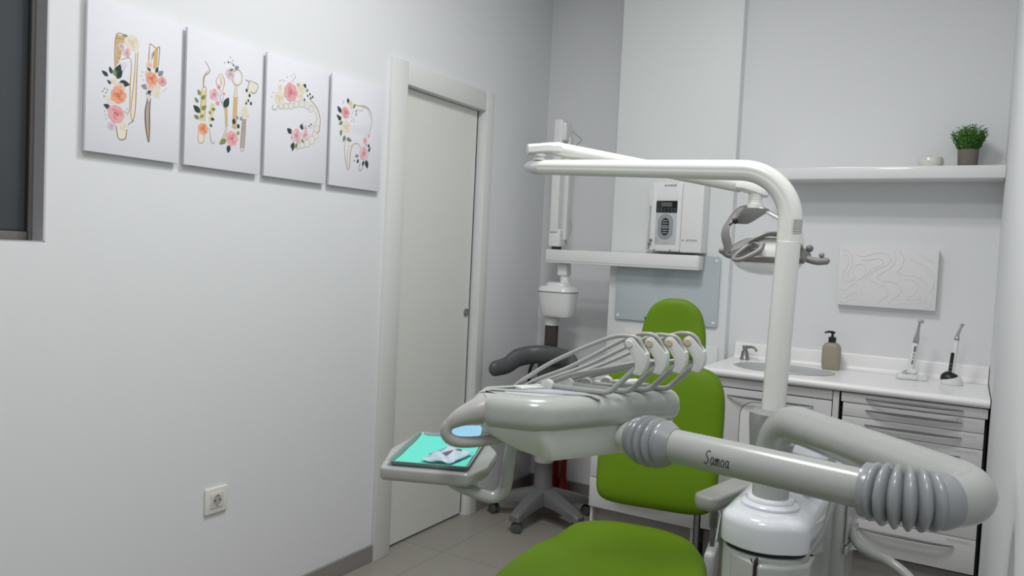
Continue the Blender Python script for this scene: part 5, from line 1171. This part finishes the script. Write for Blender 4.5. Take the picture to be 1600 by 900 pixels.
q = MB(fl); q.loft([[V((.090*a*math.cos(2*PI*k/36), .068*a*math.sin(2*PI*k/36), z)) for k in range(36)] for z, a in ((-.0165, .98), (-.020, .7), (-.021, .3), (-.021, .05))], cap0=False); q.build('reflector', M['mirror'], LP)
q = MB(fl); P = spline([(-.085, -.030, .016), (-.058, -.045, .046), (-.01, -.050, .066), (.05, -.045, .055), (.085, -.030, .022)], 8); q.tube(P, .0105, 12, ell=(.6, 1.3), up=(0, 0, 1)); q.build('housing_trim', LG, LP)
q = MB(fl); q.loft([[V((x, y, z)) for x, y, z in ((.012, -.0715, .010), (.070, -.052, .010), (.066, -.050, .034), (.030, -.056, .052))], [V((x, y-.004, z+.002)) for x, y, z in ((.012, -.0715, .010), (.070, -.052, .010), (.066, -.050, .034), (.030, -.056, .052))]]); q.build('visor_window', M['board'], LP)
# pivot cheeks, grille and grips
q = MB(fl); q.loft([[V((x, y*w_, z0+z*h_)) for y, z in ((-1, -.8), (-1, .5), (-.5, 1), (.5, 1), (1, .5), (1, -.8))] for x, w_, z0, h_ in ((-.115, .030, .006, .016), (-.100, .046, .008, .022), (-.075, .055, .018, .028), (-.055, .056, .028, .026))]); q.build('pivot_cheek', LG, LP)
q = MB(fl); q.loft([[V((x, y*w_, z0+z*h_)) for y, z in ((-1, -.8), (-1, .5), (-.5, 1), (.5, 1), (1, .5), (1, -.8))] for x, w_, z0, h_ in ((.115, .026, .006, .014), (.100, .040, .008, .020), (.080, .046, .012, .024))]); q.build('pivot_cheek', LG, LP)
fg = fl @ frame((.86, -.5, 0), (0, .25, 1), (-.5, -.86, .2), (-.055, -.058, .022))
q = MB(fg); q.lathe([(.019, -.012), (.019, .003), (.017, .004)], 28); gr = q.build('fan_grille', LG, LP)
q = MB(fg)
for rr in (.005, .0095, .014): q.tube([(rr*math.cos(a), rr*math.sin(a), .0045) for a in [2*PI*(k+.15)/12*.9 for k in range(12)]], .0011, 6)
q.build('grille_slot', M['gap'], gr)
q = MB(fl); q.tube(spline([(-.075, -.058, .030), (-.105, -.066, .006), (-.120, -.082, -.010), (-.105, -.094, -.012), (-.075, -.096, .002), (-.050, -.092, .018), (-.042, -.084, .034)], 7), lambda u: .0055+.0065*max(0, u-.35)*(1.6-u), 12, dome=True); q.build('lamp_handle', LG, LP)
q = MB(fl); q.tube(spline([(-.108, -.02, -.004), (-.128, -.03, .000), (-.142, -.035, .010)], 6), .0065, 12); q.ball((-.143, -.035, .012), .0095, 14); q.build('lamp_handle', LG, LP)
q = MB(fl); q.tube(spline([(.095, -.03, .002), (.125, -.045, -.006), (.150, -.050, -.004)], 6), .0105, 14, dome=True); q.ball((.138, -.046, .012), .008, 12); q.build('lamp_handle', LG, LP)
q = MB(fl); q.ball((.108, -.03, .030), .011, 12); q.build('pivot_knob', M['mgrey'], LP)
# yoke
nk = fl.inverted() @ (LN+Z*-.038)
q = MB(fl); P = spline([(nk.x-.006, nk.y+.018, nk.z+.002), (nk.x*.6-.055, nk.y+.014, nk.z-.006), (-.108, nk.y*.5+.010, nk.z-.040), (-.128, 0, .066), (-.114, -.012, .008)], 8)
q.tube(P, lambda u: .0125+.003*math.sin(PI*u), 14, ell=(.45, 1.25), up=(0, 1, 0)) if False else q.tube(P, .0135, 14, ell=(.42, 1.3), up=(0, 0, 1)); q.build('yoke_arm', LG, t)
q = MB(fl); P = spline([(nk.x+.006, nk.y, nk.z+.003), (nk.x+.032, nk.y*.6-.008, nk.z-.014), (.074, -.012, nk.z-.062), (.090, -.014, .048), (.088, -.014, .012)], 8); q.tube(P, .0135, 14, ell=(.45, 1.25), up=(0, 0, 1)); q.build('yoke_arm', M['lampwhite'], t)
q = MB(fl); P = [V((p.x, p.y+.002, p.z+.0035)) for p in P[6:-3]]; q.tube(P, .0115, 12, ell=(.45, 1.0), up=(0, 0, 1)); q.build('yoke_cover', LG, t)
q = MB(fl); q.lathe([(.016, nk.z-.010), (.024, nk.z-.004), (.024, nk.z+.008), (.0195, nk.z+.010)], 28, mtx=Matrix.Translation((nk.x, nk.y, 0))); q.build('yoke_hub', M['lampwhite'], t)
fw_ = fl @ Matrix.Translation((nk.x-.012, nk.y-.012, nk.z-.008))
q = MB(fw_); q.loft([[V((a, b, z)) for a, b in round_poly([(x0, -.026*w2), (x1, -.022*w2), (x1, .022*w2), (x0, .026*w2)], .008, 4)] for z, x0, x1, w2 in ((.002, -.034, .046, 1), (-.014, -.044, .034, 1), (-.036, -.050, .004, .8), (-.044, -.042, -.010, .6))]); sb = q.build('switch_box', LG, t)
q = MB(fw_); q.lathe([(.009, 0), (.009, .010), (.007, .012)], 16, mtx=frame((0, 1, 0), (.5, 0, -.85), (-.85, -.2, -.5), (-.044, -.012, -.034))); q.tube([(-.052, -.014, -.040), (-.066, -.018, -.050)], .0026, 8); q.build('toggle_switch', M['black'], sb)

# ------------------------------------------------------------------ delivery head
HB = V((-.765, 1.470, 0)); th = math.radians(62); hs = V((math.cos(th), math.sin(th), 0)); hn = V((-hs.y, hs.x, 0))
fh = frame(hs, hn, Z, HB)
plan = round_poly([(0, 0), (.420, 0), (.420, .175), (-.065, .175), (-.098, .155), (-.090, .092)], [.10, .05, .05, .03, .015, .03], 10)
q = MB(fh); q.prism(plan, .952, 1.028, r=.033, r0=.030, seg=7); hd = q.build('delivery_head', M['shell'], t, 50)
q = MB(fh); rings = []
for f_, z in ((0, .966), (0, .958), (.10, .938), (.62, .900), (.92, .888), (1.0, .8855)):
    top_ = round_poly([(.012, .016), (.405, .016), (.405, .162), (-.055, .162), (-.085, .145), (-.078, .100)], [.03, .03, .03, .02, .015, .02], 5)
    bot_ = round_poly([(.030, .030), (.375, .030), (.375, .150), (.12, .150), (.055, .115), (.042, .08)], [.02, .03, .03, .02, .015, .02], 5)
    rings.append([V((a[0]*(1-f_)+b_[0]*f_, a[1]*(1-f_)+b_[1]*f_, z)) for a, b_ in zip(top_, bot_)])
q.loft(rings); q.ball((.29, .030, .918), .050, 24, sc=(1, .75, .85)); ub = q.build('head_underbody', M['under'], t, 40)
q = MB(fh @ frame((1, 0, 0), (0, 0, 1), (0, -1, 0), (.275, .02, .929))); q.lathe([(.042, .0), (.042, .022), (.039, .024)], 32); q.build('socket_gap', M['gap'], ub)
# nose cap and looped handle
q = MB(); nose = fh @ V((-.145, .118, .990))
hp = [fh @ V(p) for p in ((-.072, .127, .990), (-.100, .133, .984), (-.132, .143, .970), (-.153, .154, .951), (-.153, .155, .931), (-.132, .150, .917), (-.09, .143, .914), (-.04, .137, .918), (.01, .130, .926))]
P = spline(hp, 7); n = len(P)
MB().tube([hp[0]+(hp[0]-hp[1])*.02, hp[0]+(hp[1]-hp[0])*.04], .0344, 28, up=(0, 0, 1)).build('nose_seam', M['mgrey'], hd)
q.tube(P, [(.0345-.0212*min(1, (i/(n*.33)))**1.1) if i < n*.33 else .0133-.001*(i/n) for i in range(n)], 24, ell=(1, 1), up=(0, 0, 1), dome=False); q.build('head_handle', M['grey'], t, 50)
# top : control foil, mat rails
q = MB(fh); q.prism(round_poly([(.02, .045), (.20, .045), (.20, .10), (-.02, .13), (-.04, .11)], .012, 4), 1.0278, 1.0290, r=.0006); q.build('control_foil', M['keypad'], hd)
q = MB(fh); q.tube(fillet([(-.070, .160, 1.020), (-.05, .145, 1.0305), (.06, .062, 1.0305), (.135, .022, 1.029), (.150, .008, 1.022)], [.02, .03, .03], 5), .0042, 12, ell=(.7, 1.5), up=(0, 0, 1), dome=True); q.build('mat_rail', M['pipe'], hd)
q = MB(fh); q.tube(fillet([(-.070, .160, 1.020), (-.05, .163, 1.0305), (.10, .163, 1.0305)], .02, 5), .0042, 12, ell=(.7, 1.5), up=(0, 0, 1), dome=True); q.build('mat_rail', M['pipe'], hd); q = MB(fh); q.box(.02, .39, .130, .163, 1.026, 1.0335, r=.003, seg=2); q.build('hinge_rail', M['under'], hd)
# whip arms, holders and hoses
HOLD = [(178, 140), (192, 112), (213, 100), (236, 104), (262, 130), (345, 262), (352, 330), (345, 400), (325, 455), (308, 492), (245, 480), (262, 430), (265, 395), (255, 330), (225, 268), (190, 215), (176, 175)]
def hl(p): return ((p[0]-213)*.000290, (165-p[1])*.000212)
holders = []
capm = ['under', 'beigecap', 'beigecap', 'beigecap']
step = hs*.0590; xd = V((.995, .10, 0)).normalized(); yd = V((-xd.y, xd.x, 0))
for k in range(4):
    B0 = V((-.684, 1.632, 1.034))+step*k+V((0, 0, 0))
    K0 = B0-xd*.155
    E0 = B0+xd*.052+Z*.058
    q = MB(); q.tube(fillet([K0-xd*0, B0-xd*.004, E0+xd*.010+Z*.012], .035, 8), .0066, 14, dome=True); wa = q.build('whip_arm', M['pipe'], t)
    q = MB(); q.lathe([(.0135, -.011), (.0150, -.009), (.0150, .009), (.0135, .011)], 24, mtx=frame(Z, xd, yd if False else (Z.cross(xd)), K0+Z*-.001)); q.build('whip_hinge', M['under'], wa)
    piv = E0+V((-.030, 0, 0))*0+xd*(-.010)+Z*.060
    fk = frame(xd, Z, -yd, piv); poly = [hl(p) for p in HOLD]
    hw = .0180
    q = MB(fk)
    side_ = round_poly(poly, .003, 2)
    q.prism(side_, hw-.0045, hw, r=.002, seg=2); q.prism(side_, -hw, -hw+.0045, r=.002, seg=2)
    low = [hl(p) for p in [(290, 240), (338, 262), (350, 330), (343, 400), (323, 455), (306, 490), (247, 478), (263, 430), (266, 395), (256, 330), (240, 290)]]
    q.prism(low, -hw+.001, hw-.001, r=.001, seg=2)
    ho = q.build('instrument_holder', M['under'], wa, 40)
    q = MB(fk); q.lathe([(.0085, hw-.001), (.0085, hw+.0025), (.0072, hw+.004)], 22); q.build('pivot_cap', M[capm[k]], ho)
    q = MB(fk); q.lathe([(.0135, -hw+.005), (.0125, 0), (.0135, hw-.005)], 22); q.build('guide_roller', M['hose'], ho)
    holders.append((piv, fk))
for k in range(4):
    piv, fk = holders[k]
    EN = V((-.905, 1.585, 1.030))+hs*(.030*k)+hn*.01
    a = fk @ V((.030, -.022, 0)); b_ = fk @ V((.017, .008, 0)); c_ = fk @ V((-.008, .015+.004*(k % 2), 0)); far = fk @ V((-.05, .004, 0))
    far = far+hn*.012
    mid = far.lerp(EN, .5)+Z*(.004 if k == 0 else -.012)+hn*.01
    q = MB(); q.tube(spline([a, b_, c_, far, mid, EN.lerp(mid, .28)-Z*.001, EN+Z*-.006], 10), .0048, 12); q.build('instrument_hose', M['hose'], t)
for k in range(3):
    piv, fk = holders[k+1]
    EN = V((-.860, 1.640, 1.026))+hs*(.036*k)+hn*.01
    a = fk @ V((.012, -.052, -.006)); c_ = fk @ V((-.03, -.050, -.02)); far = c_.lerp(EN, .35)+Z*.004; mid = c_.lerp(EN, .7)+Z*.008
    q = MB(); q.tube(spline([a, c_, far, mid, EN], 10), .0052, 12); q.build('instrument_hose', M['hose'], t)
# auxiliary tray support under the head
fo = V((-1.14, 1.416, 0)); ta = math.radians(23.5); fe = frame((math.cos(ta), math.sin(ta), 0), (-math.sin(ta), math.cos(ta), 0), Z, fo)
q = MB(); q.tube(fillet([V((-.905, 1.585, .935)), V((-.918, 1.575, .748)), V((-.992, 1.50, .790)), fe @ V((.10, .10, .795))], [.035, .03], 8), .0125, 18, ell=(1.25, .85), up=(1, 0, 0)); q.build('tray_support', M['pipe'], t)
q = MB(fe); q.prism(round_poly([(-.016, -.020), (.195, -.024), (.225, .06), (.228, .20), (.175, .325), (-.015, .325), (-.040, .16)], [.012, .02, .06, .08, .03, .02, .14], 7), .800, .832, r=.006, r0=.012, seg=3); q.build('tray_holder', M['pipe'], t)

# things lying on the tray holder
tr = thing('instrument_tray', fe @ V((.092, .15, .832)), 'shallow steel instrument tray lined with turquoise paper on the swing-out holder', 'tray')
q = MB(fe); rr_ = lambda g, z: [V((x, y, .8325+(z-.8325)*.68)) for x, y in rrect(-g, .185+g, -g, .302+g, .010, 4)]
q.loft([rr_(-.006, .8325), rr_(-.004, .8335), rr_(.001, .8485), rr_(.004, .8490), rr_(.004, .8497), rr_(.0, .8497), rr_(-.005, .8350), rr_(-.007, .8343)]); q.build('tray_pan', M['tray'], tr)
q = MB(fe); nx, ny = 12, 16; vs = []
for j in range(ny+1):
    for i in range(nx+1):
        x, y = .008+.170*i/nx, .008+.286*j/ny; e = max(abs(2*i/nx-1), abs(2*j/ny-1)); c_ = (abs(2*i/nx-1)*abs(2*j/ny-1))
        vs.append(V((x, y, .8352+.004*max(0, e-.85)/.15*(.5+.5*math.sin(i*1.3+j))*.5+.004*c_**6)))
q.add(vs, [[j*(nx+1)+i, j*(nx+1)+i+1, (j+1)*(nx+1)+i+1, (j+1)*(nx+1)+i] for j in range(ny) for i in range(nx)]); q.build('paper_liner', M['teal'], tr)
def crumple(fr, lx, ly, base, amp, seed, th_=.0012):
    rnd = random.Random(seed); nx, ny = 14, 18; top = []; ph = [(rnd.uniform(20, 120), rnd.uniform(20, 120), rnd.uniform(0, 6)) for _ in range(6)]
    def h(x, y): return sum(math.sin(a*x+b*y+c) for a, b, c in ph)/6
    for j in range(ny+1):
        for i in range(nx+1):
            x, y = lx*(i/nx-.5), ly*(j/ny-.5); e = min(1, 3*(1-max(abs(2*i/nx-1), abs(2*j/ny-1))))
            top.append(V((x+.003*h(y*2, x), y+.003*h(x, y*2), base+amp*(.45+.55*h(x, y))*(.3+.7*e)+.001)))
    n = len(top); q = MB(fr); bot = [V((p.x, p.y, p.z-th_)) for p in top]; W = nx+1
    f = [[j*W+i, j*W+i+1, (j+1)*W+i+1, (j+1)*W+i] for j in range(ny) for i in range(nx)]
    ed = [(i, i+1) for i in range(nx)]+[(ny*W+i+1, ny*W+i) for i in range(nx)]+[((j+1)*W, j*W) for j in range(ny)]+[(j*W+nx, (j+1)*W+nx) for j in range(ny)]
    q.add(top+bot, f+[[a+n for a in ff][::-1] for ff in f]+[[a, b, b+n, a+n] for a, b in ed]); return q
po = thing('sterile_pouch', fe @ V((.125, .075, .836)), 'crumpled clear sterilisation pouch lying on the turquoise tray paper', 'pouch')
fp = fe @ Matrix.Translation((.122, .085, .8375)) @ Matrix.Rotation(-.35, 4, 'Z')
crumple(fp, .075, .125, .002, .026, 5).build('pouch_film', M['pouch'], po, 80)
q = MB(fp); q.tube(spline([(-.005, -.03, .010), (.005, 0, .013), (.012, .035, .012)], 6), .006, 10, dome=True); q.build('pouch_content', mat('pouch_content_grey', (.18, .16, .17), .4, noise=.1), po)
q = MB(fp)
for k in range(6): q.tube(spline([(-.026+.002*(k % 2), -.045+k*.014, .0155), (-.021, -.042+k*.014, .0165), (-.018, -.046+k*.014, .0155)], 3), .0008, 5)
q.build('pouch_print', mat('pouch_blue_print', (.10, .16, .42), .6, noise=.05), po)
bp = thing('paper_sachet', fe @ V((.155, .262, .836)), 'folded pale blue paper sachet propped at the back of the tray', 'sachet')
fq = fe @ Matrix.Translation((.132, .258, .862)) @ Matrix.Rotation(.35, 4, 'X') @ Matrix.Rotation(-.12, 4, 'Y')
crumple(fq, .088, .06, 0, .004, 11, .002).build('sachet_body', M['mask'], bp, 80)
